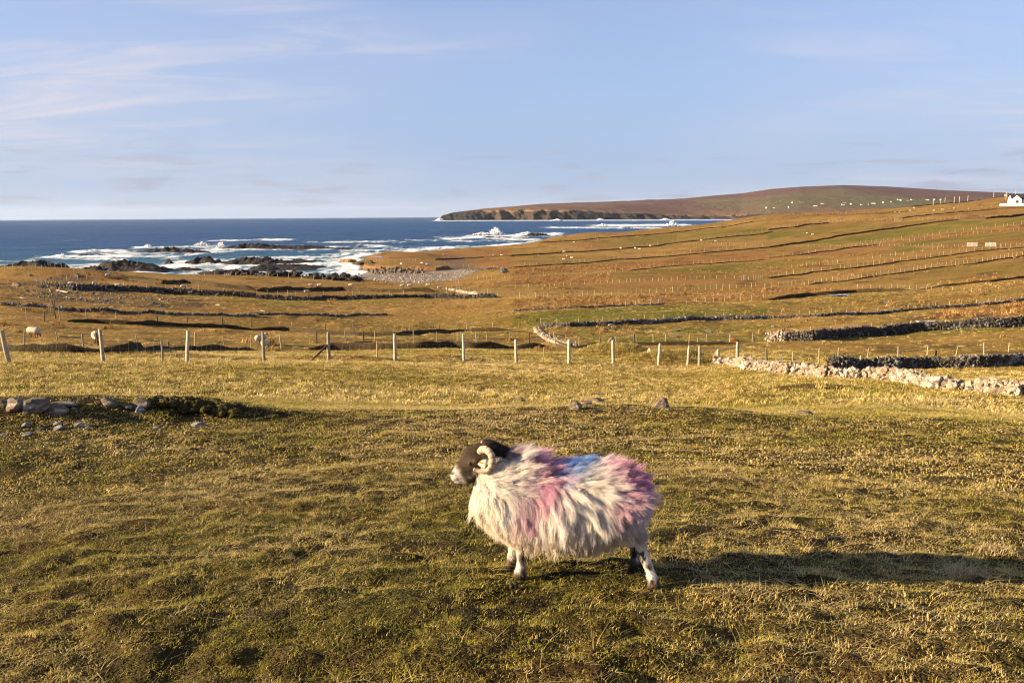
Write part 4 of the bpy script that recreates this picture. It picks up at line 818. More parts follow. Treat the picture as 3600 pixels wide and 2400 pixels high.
HEAD = [((L(1728,1635,YF), L(1700,1606,YF), .085, .068), .04), ((L(1700,1606,YF), L(1668,1613,YF), .068, .066), .04), ((L(1668,1613,YF), L(1632,1650,YF), .064, .047), .03), ((L(1632,1650,YF), L(1603,1670,YF), .045, .031), .02),
        ((L(1690,1640,YF), L(1650,1668,YF), .058, .042), .03), ((L(1650,1668,YF), L(1612,1682,YF), .036, .022), .02)]
def leg(pts): return [((a, b, ra, rb), .02) for (a, ra), (b, rb) in zip(pts[:-1], pts[1:])]
LEGS = [leg([(L(1815,1840,-.02), .085), (np.array([*foot(1826, -.013)[:2], .30]), .033), (foot(1830, -.013, .19), .023), (foot(1832, -.013, .075), .019), (foot(1826, -.013, .030), .030), (foot(1818, -.02, .012), .021)]),
        leg([(L(1800,1840,.12), .085), (np.array([*foot(1800, .135)[:2], .30]), .033), (foot(1803, .14, .19), .023), (foot(1800, .14, .075), .023), (foot(1790, .14, .030), .023), (foot(1782, .14, .012), .021)]),
        leg([(L(2180,1800,-.11), .12), (L(2205,1868,-.13), .075), (foot(2246, -.15, .27), .030), (foot(2270, -.155, .17), .021), (foot(2292, -.16, .075), .023), (foot(2298, -.16, .030), .030), (foot(2288, -.165, .012), .021)]),
        leg([(L(2170,1800,.10), .12), (L(2185,1860,.12), .07), (foot(2222, .115, .27), .030), (foot(2230, .115, .17), .021), (foot(2230, .115, .075), .023), (foot(2224, .115, .030), .023), (foot(2214, .115, .012), .021)])]
def s_body(P):
    d = np.full(len(P), 9.0)
    for (a, b, ra, rb), k in BODY: d = smin(d, sdf_cap(P, a, b, ra, rb), k)
    return d
def s_head(P):
    d = np.full(len(P), 9.0); c = np.array([0, YF, 0]); Q = P - c
    for (a, b, ra, rb), k in HEAD: d = smin(d, sdf_cap(Q, np.array(a) - c, np.array(b) - c, ra, rb, (1, .86, 1)), k)
    for sy in (-1, 1):
        e = L(1656, 1617, YF) + np.array([0, sy * .045, 0]); d = smin(d, np.linalg.norm(P - e, axis=-1) - .017, .014)
    for sy in (-1, 1):
        e = L(1590, 1666, YF) + np.array([0, sy * .02, 0]); d = np.maximum(d, -(np.linalg.norm((P - e) * np.array([1, 1, 1.6]), axis=-1) - .008))
    mth = sdf_cap(P, L(1597, 1686, YF) + np.array([0, -.05, 0]), L(1618, 1680, YF) + np.array([0, -.05, 0]), .004, .004, (1, 8, 1)); d = np.maximum(d, -mth)
    return d
def s_legs(P):
    d = np.full(len(P), 9.0)
    for lg in LEGS:
        e = np.full(len(P), 9.0)
        for (a, b, ra, rb), k in lg: e = smin(e, sdf_cap(P, a, b, ra, rb), k)
        d = np.minimum(d, e)
    return d
def s_all(P): return smin(smin(s_body(P), s_head(P), .03), s_legs(P), .03)
BV, BF = sdf_mesh(s_all, (-.68, -.30, -.06), (.62, .36, .95), .0085)
def photo_xy(P):
    """where a point of the ewe falls in the photograph, near enough to place fleece marks"""
    return project(np.asarray(P) + np.array(G0)[None, :])
def blob(px, py, x, y, rx, ry): return np.exp(-(((px - x) / rx) ** 2 + ((py - y) / ry) ** 2))
def fleece_col(P, r):
    px, py = photo_xy(P); jx_ = px + r.normal(size=len(px)) * 12; jy_ = py + r.normal(size=len(px)) * 10
    c = np.tile(np.array([.86, .80, .725]), (len(px), 1)) * (1 + .10 * r.normal(size=(len(px), 1)))
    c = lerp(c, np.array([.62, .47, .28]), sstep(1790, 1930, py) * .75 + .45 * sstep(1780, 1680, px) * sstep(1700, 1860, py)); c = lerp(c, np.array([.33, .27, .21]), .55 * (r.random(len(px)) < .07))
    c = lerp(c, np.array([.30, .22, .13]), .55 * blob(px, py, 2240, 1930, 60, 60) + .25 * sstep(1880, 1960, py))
    pink = np.maximum.reduce([.95 * blob(jx_, jy_, 1895, 1615, 62, 46), .85 * blob(jx_, jy_, 1900, 1690, 62, 60), .55 * blob(jx_, jy_, 1850, 1760, 40, 70), 1.25 * blob(jx_, jy_, 2215, 1680, 66, 66), .8 * blob(jx_, jy_, 2160, 1650, 70, 36), .6 * blob(jx_, jy_, 2190, 1760, 60, 60), .35 * blob(jx_, jy_, 1790, 1590, 40, 30)])
    c = lerp(c, np.array([.62, .25, .42]), np.clip(pink * 1.25, 0, .88)); c = lerp(c, np.array([.50, .30, .46]), .35 * blob(jx_, jy_, 1945, 1650, 35, 40))
    blue = np.maximum(2.2 * blob(jx_, jy_, 1980, 1644, 36, 34), 1.5 * blob(jx_, jy_, 2025, 1640, 36, 26)); c = lerp(c, np.array([.10, .30, .68]), np.clip(blue, 0, .95))
    blk = np.maximum(blob(jx_, jy_, 1738, 1592, 44, 36) * 1.6, blob(jx_, jy_, 1700, 1570, 40, 30)); c = lerp(c, np.array([.018, .014, .012]), np.clip(blk * 1.1 - .1, 0, 1) * (px < 1800)); return np.clip(c, .01, .9)
def body_col(P):
    r = np.random.default_rng(3); px, py = photo_xy(P); h = s_head(P); l = s_legs(P); b = s_body(P); c = fleece_col(P, r) * .55
    brown = np.where((px < 1695)[:, None], np.array([.070, .047, .032]), np.array([.030, .022, .017])) * (1 + .5 * noise3(P * 60)[:, None]); ishead = ((h < b - .004) & (px < 1762)) | (blob(px, py, 1738, 1592, 40, 34) > .4); c = np.where(ishead[:, None], brown, c); c = lerp(c, np.array([.30, .21, .15]), .85 * ishead * np.clip(blob(px, py, 1658, 1619, 12, 7) - .35 * blob(px, py, 1656, 1617, 6, 4), 0, 1))  # brown face, its front lightened to stand in for sunlight
    mz = np.maximum(sstep(1632, 1606, px + 10 * noise3(P * 45) - .55 * (py - 1668)), .8 * blob(px, py, 1610, 1655, 9, 8)) * ishead; c = lerp(c, np.array([.50, .46, .42]), mz)
    c = lerp(c, np.array([.02, .015, .014]), 1.2 * blob(px, py, 1590, 1665, 8, 5) * ishead); c = lerp(c, np.array([.05, .04, .035]), .8 * ishead * np.exp(-((py - (1687 - .33 * (px - 1597))) / 1.6) ** 2) * (px < 1622))
    c = lerp(c, np.array([.45, .38, .32]), .6 * ishead * np.maximum(blob(px, py, 1664, 1662, 7, 12), blob(px, py, 1648, 1675, 8, 6)))
    isl = (l < b - .012) & (P[:, 2] < .36) & (h > .1); lc = np.tile(np.array([.66, .60, .52]), (len(P), 1)); sp = noise3(P * 38 + 5); lc = lerp(lc, np.array([.035, .026, .02]), sstep(.12, .22, sp) + .8 * sstep(.06, .2, noise3(P * 14))); lc = lerp(lc, np.array([.085, .055, .032]), sstep(.085, .03, P[:, 2] + .05 * sp)); lc = lerp(lc, np.array([.02, .016, .014]), sstep(.03, .012, P[:, 2])); lc = lerp(lc, np.array([.03, .022, .016]), .75 * blob(px, py, 2222, 2000, 26, 40))
    return np.clip(np.where(isl[:, None], lc, c), .005, .9), ishead, isl
SHM, nt, p, _ = new_mat('ewe_skin'); nt.links.new(ATTR(nt, 'col').outputs['Color'], p.inputs['Base Color']); p.inputs['Roughness'].default_value = .85; p.inputs['Specular IOR Level'].default_value = .2
BUMP(nt, p, NOISE(nt, objc(nt), 160, 3, .7), .5, .004)
ewe = mesh_obj('sheep', BV, BF, SHM); ewe.location = G0; CB, ISH, ISL = body_col(BV); attr(ewe, 'col', CB, 'C')
tag(ewe, 'horned black-faced sheep with pink and blue marks on its shaggy fleece', 'sheep', None)

def hair_obj(name, P, C, rad, mat, parent):
    """P [n, k, 3] strand points, C [n, k, 3] their colours, rad [n, k]"""
    n, k, _ = P.shape; hc = bpy.data.hair_curves.new(name); hc.add_curves([k] * n)
    hc.attributes['position'].data.foreach_set('vector', P.astype(np.float32).ravel())
    a = hc.attributes.new('radius', 'FLOAT', 'POINT') if 'radius' not in hc.attributes else hc.attributes['radius']; a.data.foreach_set('value', rad.astype(np.float32).ravel())
    a = hc.attributes.new('col', 'FLOAT_COLOR', 'POINT'); d = np.ones((n * k, 4), np.float32); d[:, :3] = C.reshape(-1, 3); a.data.foreach_set('color', d.ravel())
    hc.materials.append(mat); o = bpy.data.objects.new(name, hc); COL.objects.link(o); o.parent = parent; return o
HM, nt, p, out = new_mat('wool'); cc = ATTR(nt, 'col').outputs['Color']; nt.links.new(cc, p.inputs['Base Color']); p.inputs['Roughness'].default_value = .62; p.inputs['Specular IOR Level'].default_value = .3
tr = N(nt, 'ShaderNodeBsdfTranslucent', inp={0: cc}); mx = N(nt, 'ShaderNodeMixShader', inp={0: .28}); nt.links.new(p.outputs[0], mx.inputs[1]); nt.links.new(tr.outputs[0], mx.inputs[2]); nt.links.new(mx.outputs[0], out.inputs[0])

def tri_sample(V, F, mask, n, r):
    Q = V[F]; ok = mask[F].all(1); Q = Q[ok]; e1 = Q[:, 1] - Q[:, 0]; e2 = Q[:, 3] - Q[:, 0]; ar = np.linalg.norm(np.cross(e1, e2), axis=1); i = r.choice(len(Q), n, p=ar / ar.sum()); a, b = r.random((2, n, 1))
    return Q[i, 0] + e1[i] * a + e2[i] * b
def grad(f, P, e=.006):
    g_ = np.stack([f(P + np.eye(3)[k] * e) - f(P - np.eye(3)[k] * e) for k in range(3)], -1); return g_ / (np.linalg.norm(g_, axis=1, keepdims=True) + 1e-9)
def unit(v): return v / (np.linalg.norm(v, axis=-1, keepdims=True) + 1e-9)
r = np.random.default_rng(21); wool = (s_legs(BV) > s_body(BV) - .045) & ~ISH & ~ISL | ((BV[:, 2] > .30) & ~ISH); wool &= BV[:, 2] > .24
GN_, CH, K = 3400, 42, 9
root = tri_sample(BV, BF, wool, GN_, r); nor = grad(s_all, root); px, py = photo_xy(root)
top = sstep(.44, .64, root[:, 2]); rump = sstep(2090, 2200, px) ; neck = sstep(1830, 1740, px); front = sstep(.25, -.05, root[:, 0] + .35)
swirl = np.stack([noise3(root * 5.5 + 3), noise3(root * 5.5 + 40), noise3(root * 5.5 + 80)], -1) * 2
tgt = nor * (.12 + .18 * rump + .22 * top)[:, None] + np.array([1, 0, 0]) * (.10 + .95 * top + .30 * rump + .2 * neck * top)[:, None] + np.array([0, 0, -1]) * (1.05 * (1 - top) - .25 * top * (1 - .4 * rump) - .5 * rump * top)[:, None] + swirl * (.42 + .25 * top)[:, None]
# a parting on the flank behind the shoulder, where the locks fall forward and back
part = blob(px, py, 1930, 1700, 60, 90)[:, None]; tgt = tgt + part * np.stack([.5 * np.sign(noise3(root * 9)), 0 * px, -.5 + 0 * px], -1)
tgt = unit(tgt); ln = (.132 + .038 * r.normal(size=GN_)).clip(.06, .24) * np.where((r.random(GN_) < .12) & (top < .5), 1.3, 1) * (1 - .22 * top) * (1 - .42 * front * (1 - top)) * (1 - .45 * neck * sstep(1700, 1640, py)); ln *= np.where(root[:, 2] < .45, .50, 1) * np.where((px > 2150) & (root[:, 2] < .5), .6, 1) * (1 - .25 * rump)
pts = [root]; d = unit(nor * .6 + tgt * .8); pos_ = root.copy()
for k in range(1, K):
    t = k / (K - 1); cur = unit(d * (1 - t) + tgt * (t + .25)); wob = .30 * np.stack([np.sin(6.2 * t * 1.3 + root[:, 2] * 60), np.sin(7 * t + root[:, 0] * 55), np.cos(5.5 * t + root[:, 0] * 70)], -1)
    pos_ = pos_ + unit(cur + wob * .55) * (ln / (K - 1))[:, None]; dist_ = s_all(pos_); need = .006 + .017 * math.sin(min(t * 1.6, 1.57)); push = np.clip(need - dist_, 0, .05); pos_ = pos_ + grad(s_all, pos_) * push[:, None]; pts.append(pos_.copy())
Gd = np.stack(pts, 1)                                                   # guides
off = r.normal(size=(GN_, CH, 3)) * .0135; tan_ = off - (off * nor[:, None, :]).sum(-1, keepdims=True) * nor[:, None, :]
tk = np.linspace(0, 1, K)[None, None, :, None]; shr = 1 - .74 * tk ** .75
st = Gd[:, None] + tan_[:, :, None] * shr + (r.normal(size=(GN_, CH, 1, 3)) * .008) * tk + .0035 * np.sin(9 * tk + r.uniform(0, 6, (GN_, CH, 1, 3)))
lenv = r.uniform(.72, 1.06, (GN_, CH, 1, 1)); st = st[:, :, :1] + (st - st[:, :, :1]) * lenv
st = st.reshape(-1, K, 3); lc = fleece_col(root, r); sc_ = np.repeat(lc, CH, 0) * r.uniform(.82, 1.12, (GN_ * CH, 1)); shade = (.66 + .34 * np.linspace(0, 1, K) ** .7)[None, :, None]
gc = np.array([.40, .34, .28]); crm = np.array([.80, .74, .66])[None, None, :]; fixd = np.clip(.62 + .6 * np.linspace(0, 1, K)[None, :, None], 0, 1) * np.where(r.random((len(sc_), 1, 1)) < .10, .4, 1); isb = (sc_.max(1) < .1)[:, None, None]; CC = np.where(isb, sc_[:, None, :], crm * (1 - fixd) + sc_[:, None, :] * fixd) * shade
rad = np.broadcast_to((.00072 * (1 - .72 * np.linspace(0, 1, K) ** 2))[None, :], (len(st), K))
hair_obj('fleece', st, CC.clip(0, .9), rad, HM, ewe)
# short coat of head and legs
def short_coat(name, mask, n, length, rd, bias, seed):
    r = np.random.default_rng(seed); q = tri_sample(BV, BF, mask, n, r); ex = np.minimum(np.linalg.norm((q - L(1656, 1617, YF) - np.array([0, -.05, 0])) * np.array([1, .5, 1.5]), axis=1) - .013, np.linalg.norm(q - L(1590, 1666, YF) - np.array([0, -.02, 0]), axis=1) - .012); q = q[ex > 0]; n = len(q); nn_ = grad(s_all, q); c, _, _ = body_col(q); dr = unit(nn_ * .55 + bias + r.normal(size=(n, 3)) * .28); l_ = length * r.uniform(.6, 1.3, (n, 1))
    P = np.stack([q - nn_ * .001, q + dr * l_ * .5, q + unit(dr + bias * .6) * l_], 1); C = np.repeat((c * r.uniform(.75, 1.5, (n, 1)))[:, None], 3, 1)
    return hair_obj(name, P, C.clip(0, .9), np.broadcast_to(np.array([rd, rd * .8, rd * .2])[None], (n, 3)), HM, ewe)
neckm = ISH & (photo_xy(BV)[0] > 1690)
short_coat('face_hair', ISH & ~neckm, 15000, .010, .0006, np.array([.7, 0, .1]), 31); short_coat('neck_hair', neckm, 9000, .034, .0009, np.array([.8, 0, .25]), 32); short_coat('leg_hair', ISL, 9000, .012, .0007, np.array([.25, 0, -.8]), 33)
# horns, ears, tag, eyes
HORN, nt, p, _ = new_mat('horn'); v = ATTR(nt, 'rid').outputs['Fac']; c = MIX(nt, NOISE(nt, objc(nt), 60, 4, .6), (.30, .20, .125), (.50, .38, .26)); c = MIX(nt, RAMP(nt, v, [(0, 1), (.5, 0)]), c, (.10, .06, .032)); nt.links.new(c, p.inputs['Base Color']); p.inputs['Roughness'].default_value = .55
def horn(sy):
    ctl = [(1690,1590,.045),(1697,1580,.075),(1712,1582,.105),(1726,1597,.125),(1731,1618,.135),(1726,1640,.135),(1712,1655,.13),(1692,1657,.125),(1676,1652,.12),(1665,1648,.122)]
    C = np.array([L(a, b, YF - y) for a, b, y in ctl])
    if sy > 0: C[:, 1] = 2 * YF - C[:, 1]; C[:, 2] -= .012
    t = np.linspace(0, len(C) - 1, 150); i = np.clip(t.astype(int), 0, len(C) - 2); f = (t - i)[:, None]; pm = C[np.clip(i - 1, 0, len(C) - 1)]; p0 = C[i]; p1 = C[i + 1]; p2 = C[np.clip(i + 2, 0, len(C) - 1)]
    X = .5 * ((2 * p0) + (-pm + p1) * f + (2 * pm - 5 * p0 + 4 * p1 - p2) * f ** 2 + (-pm + 3 * p0 - 3 * p1 + p2) * f ** 3)
    T = unit(np.gradient(X, axis=0)); s1 = unit(np.cross(T, np.array([0, 1, 0]))); s2 = np.cross(T, s1); u = np.linspace(0, 1, 150); rr = .0215 * (1 - .60 * u ** 1.2); rid = np.abs(np.sin(u * 44 * (1 - .25 * u))) ; rr = rr * (1 + .09 * (rid - .5) * (1 - .75 * u)); rr[-4:] *= np.array([.97, .9, .7, .25]); m_ = 14; a = np.arange(m_) * 6.2832 / m_
    V = X[:, None] + rr[:, None, None] * (np.cos(a)[None, :, None] * s1[:, None] * 1.12 + np.sin(a)[None, :, None] * s2[:, None] * .85); F = [(i * m_ + k, i * m_ + (k + 1) % m_, (i + 1) * m_ + (k + 1) % m_, (i + 1) * m_ + k) for i in range(149) for k in range(m_)]; F.append(tuple(range(149 * m_, 150 * m_)))
    o = mesh_obj('horn', V.reshape(-1, 3), F, HORN, ewe); attr(o, 'rid', np.repeat(np.where(u > .6, .5 + .5 * rid, rid), m_)); return o
horn(-1); horn(1)
EAR = rough_mat('ear_skin', (.22, .19, .18), (.42, .38, .35), 60, .9, .4, .004, coord='obj')
def ear(sy):
    a = L(1688, 1612, YF - .05 * 0) + np.array([0, sy * .055, 0]); e = L(1703, 1622, YF) + np.array([.01, sy * .125, .0]); n = 12; V = []
    for i in range(n):
        t = i / (n - 1); c_ = a + (e - a) * t + np.array([0, 0, .012 * math.sin(3.1 * t)]); w_ = .026 * math.sin(math.pi * min(1, .18 + t * .82)) ** .7 + .002
        for k in range(9): u_ = -1 + k / 4; V.append(c_ + np.array([u_ * w_ * .75, -sy * .012 * (u_ * u_), u_ * w_ * .65]))
    o = mesh_obj('ear', np.array(V), [(i * 9 + k, i * 9 + k + 1, (i + 1) * 9 + k + 1, (i + 1) * 9 + k) for i in range(n - 1) for k in range(8)], EAR, ewe); md = o.modifiers.new('thick', 'SOLIDIFY'); md.thickness = .005; return o
en = ear(-1); ear(1)
TAG = rough_mat('yellow_tag', (.85, .48, .02), (.9, .55, .03), 5, .4, 0, coord='obj')
a = L(1688, 1603, YF) + np.array([0, -.10, .0]); tv = []
for dx, dz in ((0, 0), (.030, -.012), (.028, -.019), (-.001, -.008)):
    for dy in (0, -.004): tv.append(a + np.array([dx, dy, dz]))
mesh_obj('ear_tag', np.array(tv), [(0,2,4,6),(1,7,5,3),(0,1,3,2),(2,3,5,4),(4,5,7,6),(6,7,1,0)], TAG, ewe, smooth=False)
EYE = rough_mat('eye', (.02, .012, .008), (.05, .03, .015), 40, .35, 0, coord='obj', spec=.3)
for sy in (-1, 1):
    q = L(1656, 1617, YF) + np.array([-.003, sy * .060, 0]); bm = bmesh.new(); bmesh.ops.create_uvsphere(bm, u_segments=14, v_segments=10, radius=.0115); V = np.array([v.co[:] for v in bm.verts]) + q; F = [tuple(v.index for v in f.verts) for f in bm.faces]; bm.free(); mesh_obj('eye', V, F, EYE, ewe)

# ------------------------------------------------------------------ grass: scattered tufts, one object per kind of sward
def blade_mat(name, c_green, c_straw, tr=.3):
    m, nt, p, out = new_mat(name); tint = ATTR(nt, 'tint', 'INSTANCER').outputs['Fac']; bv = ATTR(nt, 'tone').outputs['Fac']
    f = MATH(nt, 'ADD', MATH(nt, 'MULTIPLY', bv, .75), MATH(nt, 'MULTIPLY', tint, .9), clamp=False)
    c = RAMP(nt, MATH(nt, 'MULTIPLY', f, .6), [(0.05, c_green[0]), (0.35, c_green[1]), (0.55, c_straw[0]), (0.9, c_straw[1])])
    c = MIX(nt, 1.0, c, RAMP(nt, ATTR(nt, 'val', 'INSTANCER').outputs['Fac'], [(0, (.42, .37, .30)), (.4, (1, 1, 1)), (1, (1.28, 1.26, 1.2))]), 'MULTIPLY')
    nt.links.new(c, p.inputs['Base Color']); p.inputs['Roughness'].default_value = .75; p.inputs['Specular IOR Level'].default_value = .18
    t = N(nt, 'ShaderNodeBsdfTranslucent', inp={0: c}); mx = N(nt, 'ShaderNodeMixShader', inp={0: tr}); nt.links.new(p.outputs[0], mx.inputs[1]); nt.links.new(t.outputs[0], mx.inputs[2]); nt.links.new(mx.outputs[0], out.inputs[0]); return m
def tuft_mesh(n, rad, lmin, lmax, wid, lean, straw, seed, mat):
    r = np.random.default_rng(seed); vs, fs, tone = [], [], []
    for i in range(n):
        a = r.uniform(0, 6.28); q = rad * math.sqrt(r.random()); b = np.array([q * math.cos(a), q * math.sin(a), -.012]); l_ = r.uniform(lmin, lmax); le = lean * (r.uniform(.3, 1.2) if lean < 1 else r.uniform(.72, 1.15)); an = r.normal() * 1.1 + (0 if r.random() < .6 else r.uniform(0, 6.28))
        h = np.array([math.cos(an), math.sin(an), 0]); dz = math.sqrt(max(.03, 1 - min(le, .98) ** 2)); s_ = np.array([-h[1], h[0], 0]) * wid * .5 * r.uniform(.7, 1.3)
        p1 = b + (h * le * .35 + np.array([0, 0, dz])) * l_ * .5; p2 = p1 + (h * (le + .35) + np.array([0, 0, dz * .45])) * l_ * .5; k = len(vs); tw = r.normal(size=3) * wid * .3
        vs += [b - s_, b + s_, p1 + s_ * .8 + tw, p1 - s_ * .8 + tw, p2]; fs += [(k, k + 1, k + 2, k + 3), (k + 3, k + 2, k + 4)]; tone += [1.0 if r.random() < straw else r.uniform(0, .45)] * 5
    me = bpy.data.meshes.new('tuft'); me.from_pydata([tuple(v) for v in vs], [], fs); me.materials.append(mat); a = me.attributes.new('tone', 'FLOAT', 'POINT'); a.data.foreach_set('value', np.array(tone, np.float32)); return me
def proto_collection(name, meshes):
    c = bpy.data.collections.new(name)
    for i, me in enumerate(meshes): c.objects.link(bpy.data.objects.new('%s_%02d' % (name, i), me))
    return c
def scatter_gn(name, pts, rot, scl, idx, tint, coll, label, cat='grass'):
    me = bpy.data.meshes.new(name); me.vertices.add(len(pts)); me.vertices.foreach_set('co', pts.astype(np.float32).ravel()); o = bpy.data.objects.new(name, me); COL.objects.link(o)
    attr(o, 'rot', rot, 'FLOAT_VECTOR'); attr(o, 'scl', scl, 'FLOAT_VECTOR'); attr(o, 'tint', tint.astype(np.float32)); rv = np.random.default_rng(len(pts)); attr(o, 'val', np.clip(.5 + .45 * noise2(pts[:, 0] / .17, pts[:, 1] / .13, 560) * 2 * .6 + rv.normal(size=len(pts)) * .22, 0, 1).astype(np.float32)); attr(o, 'idx', idx.astype(np.int32), 'INT')
    g = bpy.data.node_groups.new(name, 'GeometryNodeTree'); g.interface.new_socket('Geometry', in_out='INPUT', socket_type='NodeSocketGeometry'); g.interface.new_socket('Geometry', in_out='OUTPUT', socket_type='NodeSocketGeometry')
    gi = g.nodes.new('NodeGroupInput'); go = g.nodes.new('NodeGroupOutput'); ip = g.nodes.new('GeometryNodeInstanceOnPoints'); ci = g.nodes.new('GeometryNodeCollectionInfo'); ci.inputs[0].default_value = coll; ci.inputs[1].default_value = True; ci.inputs[2].default_value = True
    def na(n_, t): k = g.nodes.new('GeometryNodeInputNamedAttribute'); k.data_type = t; k.inputs[0].default_value = n_; return k.outputs[0]
    m2p = g.nodes.new('GeometryNodeMeshToPoints'); g.links.new(gi.outputs[0], m2p.inputs[0]); g.links.new(m2p.outputs[0], ip.inputs['Points']); g.links.new(ci.outputs[0], ip.inputs['Instance']); ip.inputs['Pick Instance'].default_value = True
    g.links.new(na('idx', 'INT'), ip.inputs['Instance Index']); e2r = g.nodes.new('FunctionNodeEulerToRotation'); g.links.new(na('rot', 'FLOAT_VECTOR'), e2r.inputs[0]); g.links.new(e2r.outputs[0], ip.inputs['Rotation']); g.links.new(na('scl', 'FLOAT_VECTOR'), ip.inputs['Scale']); g.links.new(ip.outputs[0], go.inputs[0])
    md = o.modifiers.new('scatter', 'NODES'); md.node_group = g; tag(o, label, cat, None, 'stuff'); return o
BL = blade_mat('pasture_blade', ((.080, .092, .010), (.245, .225, .026)), ((.37, .275, .078), (.57, .45, .20)))
NEAR_T = [tuft_mesh(40, .06, .012, .030, .0034, .85, .08, s, BL) for s in range(3)] + [tuft_mesh(36, .065, .016, .042, .0034, .97, .42, 10 + s, BL) for s in range(3)] + [tuft_mesh(13, .06, .04, .11, .0028, 1.2, .95, 20 + s, BL) for s in range(3)] + [tuft_mesh(6, .09, .06, .19, .0024, 1.35, 1.0, 30 + s, BL) for s in range(4)]
MID_T = [tuft_mesh(38, .13, .018, .045, .007, .9, .25, 40 + s, BL) for s in range(3)] + [tuft_mesh(32, .14, .02, .065, .007, 1.05, .7, 50 + s, BL) for s in range(3)]
FAR_T = [tuft_mesh(34, .26, .05, .13, .024, .9, .35, 60 + s, BL) for s in range(3)] + [tuft_mesh(34, .26, .06, .17, .024, .95, .8, 70 + s, BL) for s in range(3)]
RUSH = blade_mat('rush_blade', ((.10, .075, .016), (.17, .11, .028)), ((.27, .15, .05), (.40, .25, .10)), .2)
RUSH_T = [tuft_mesh(30, .28, .22, .55, .040, .55, .6, 80 + s, RUSH) for s in range(4)]
def ring(d0, d1, dens, seed, half=38):
    r = np.random.default_rng(seed); n = int(dens * R(2 * half) * .5 * (d1 ** 2 - d0 ** 2)); d = np.sqrt(r.uniform(d0 * d0, d1 * d1, n)); a = R(half) * r.uniform(-1, 1, n); return d * np.sin(a), d * np.cos(a), r
def sward(name, d0, d1, dens, protos, groups, seed, label, zs=(.7, 1.3), keep=None, tintf=None):
    x, y, r = ring(d0, d1, dens, seed)
    if keep is not None: k = keep(x, y, r); x, y = x[k], y[k]
    n = len(x); z = terr(x, y); t = .51 + .55 * fbm(x / 1.3, y / .8, 501, 3) + .55 * fbm(x / 6, y / 4, 505, 3) + r.normal(size=n) * .12
    t = t - .17 * (1 - sstep(3.0, 4.6, np.hypot(x, y) + .6 * noise2(x / .9, y / .9, 540)))  # nearest grass tinted greener and darker, in place of shading on tilted ground
    if tintf is not None: t = tintf(x, y, t)
    cum = np.cumsum([g_[2] for g_ in groups]); u = r.random(n) * cum[-1]; bias = (t - .5) * .5; u = np.clip(u + bias * cum[-1], 0, cum[-1] * .9999); gi_ = np.searchsorted(cum, u); idx = np.array([r.integers(groups[k][0], groups[k][1]) for k in gi_])
    s_ = zs[0] + (zs[1] - zs[0]) * r.random(n) ** 1.3; rot = np.stack([r.normal(size=n) * .12, r.normal(size=n) * .12, r.normal(size=n) * .9 + .3 + np.where(r.random(n) < .25, r.uniform(0, 6.28, n), 0)], 1)
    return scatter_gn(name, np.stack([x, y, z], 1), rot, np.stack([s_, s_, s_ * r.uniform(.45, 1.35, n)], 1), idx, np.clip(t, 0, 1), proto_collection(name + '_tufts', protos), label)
bare = lambda x, y, r: (noise2(x / .31, y / .22, 530) + .6 * noise2(x / .11, y / .09, 531)) < .30 + .25 * r.random(len(x))
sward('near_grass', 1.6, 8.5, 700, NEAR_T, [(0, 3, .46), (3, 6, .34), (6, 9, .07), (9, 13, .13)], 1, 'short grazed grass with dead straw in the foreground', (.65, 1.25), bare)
sward('middle_grass', 8.0, 19, 150, MID_T, [(0, 3, .55), (3, 6, .45)], 2, 'short grazed grass between the turf ridges and the sheep')
sward('slope_grass', 18, 52, 26, FAR_T, [(0, 3, .5), (3, 6, .5)], 3, 'dry pasture grass along the netting fence', (.45, .9))
mb = [o for o in COL.objects if o.name.startswith('grassy_bank')]; q_ = []
for o in mb:
    V = np.array([v.co[:] for v in o.data.vertices]) + np.array(o.location); g_ = V[:, 2] - terr(V[:, 0], V[:, 1]); q_.append(V[g_ > .06])
q_ = np.concatenate(q_); rb = np.random.default_rng(9); q_ = q_[rb.random(len(q_)) < .8]; nb = len(q_)
scatter_gn('bank_grass', q_ + np.stack([rb.normal(size=nb) * .05, rb.normal(size=nb) * .05, 0 * q_[:, 0]], 1), np.stack([rb.normal(size=nb) * .2, rb.normal(size=nb) * .2, rb.uniform(0, 6, nb)], 1), np.tile(rb.uniform(.5, 1.1, (nb, 1)), (1, 3)), rb.integers(0, 6, nb), rb.uniform(.15, .75, nb), proto_collection('bank_tufts', FAR_T), 'yellow grass growing over the ruined banks')
rpoly = RUSS + [S('B', (0,1080),(600,1090),(1600,1080),(2352,1060),(2352,980),(1500,960),(600,980))]
def rush_keep(x, y, r):
    qx, qy = project(np.stack([x, y, terr(x, y)], 1)); m_ = np.zeros(len(x), bool)
    for P_ in RUSS: m_ |= in_poly(qx, qy, P_)
    lone = fbm(x / 9, y / 7, 520, 3) > .12
    return (m_ & (r.random(len(x)) < .75)) | (lone & (r.random(len(x)) < .28))
sward('rush_tufts', 52, 240, .75, RUSH_T, [(0, 4, 1)], 4, 'brown rushes and rough tufts in the middle fields', (.6, 1.25), rush_keep)
sward('field_grass', 50, 130, 2.2, FAR_T, [(0, 3, .4), (3, 6, .6)], 5, 'dry tussock grass of the valley fields', (.45, 1.05))

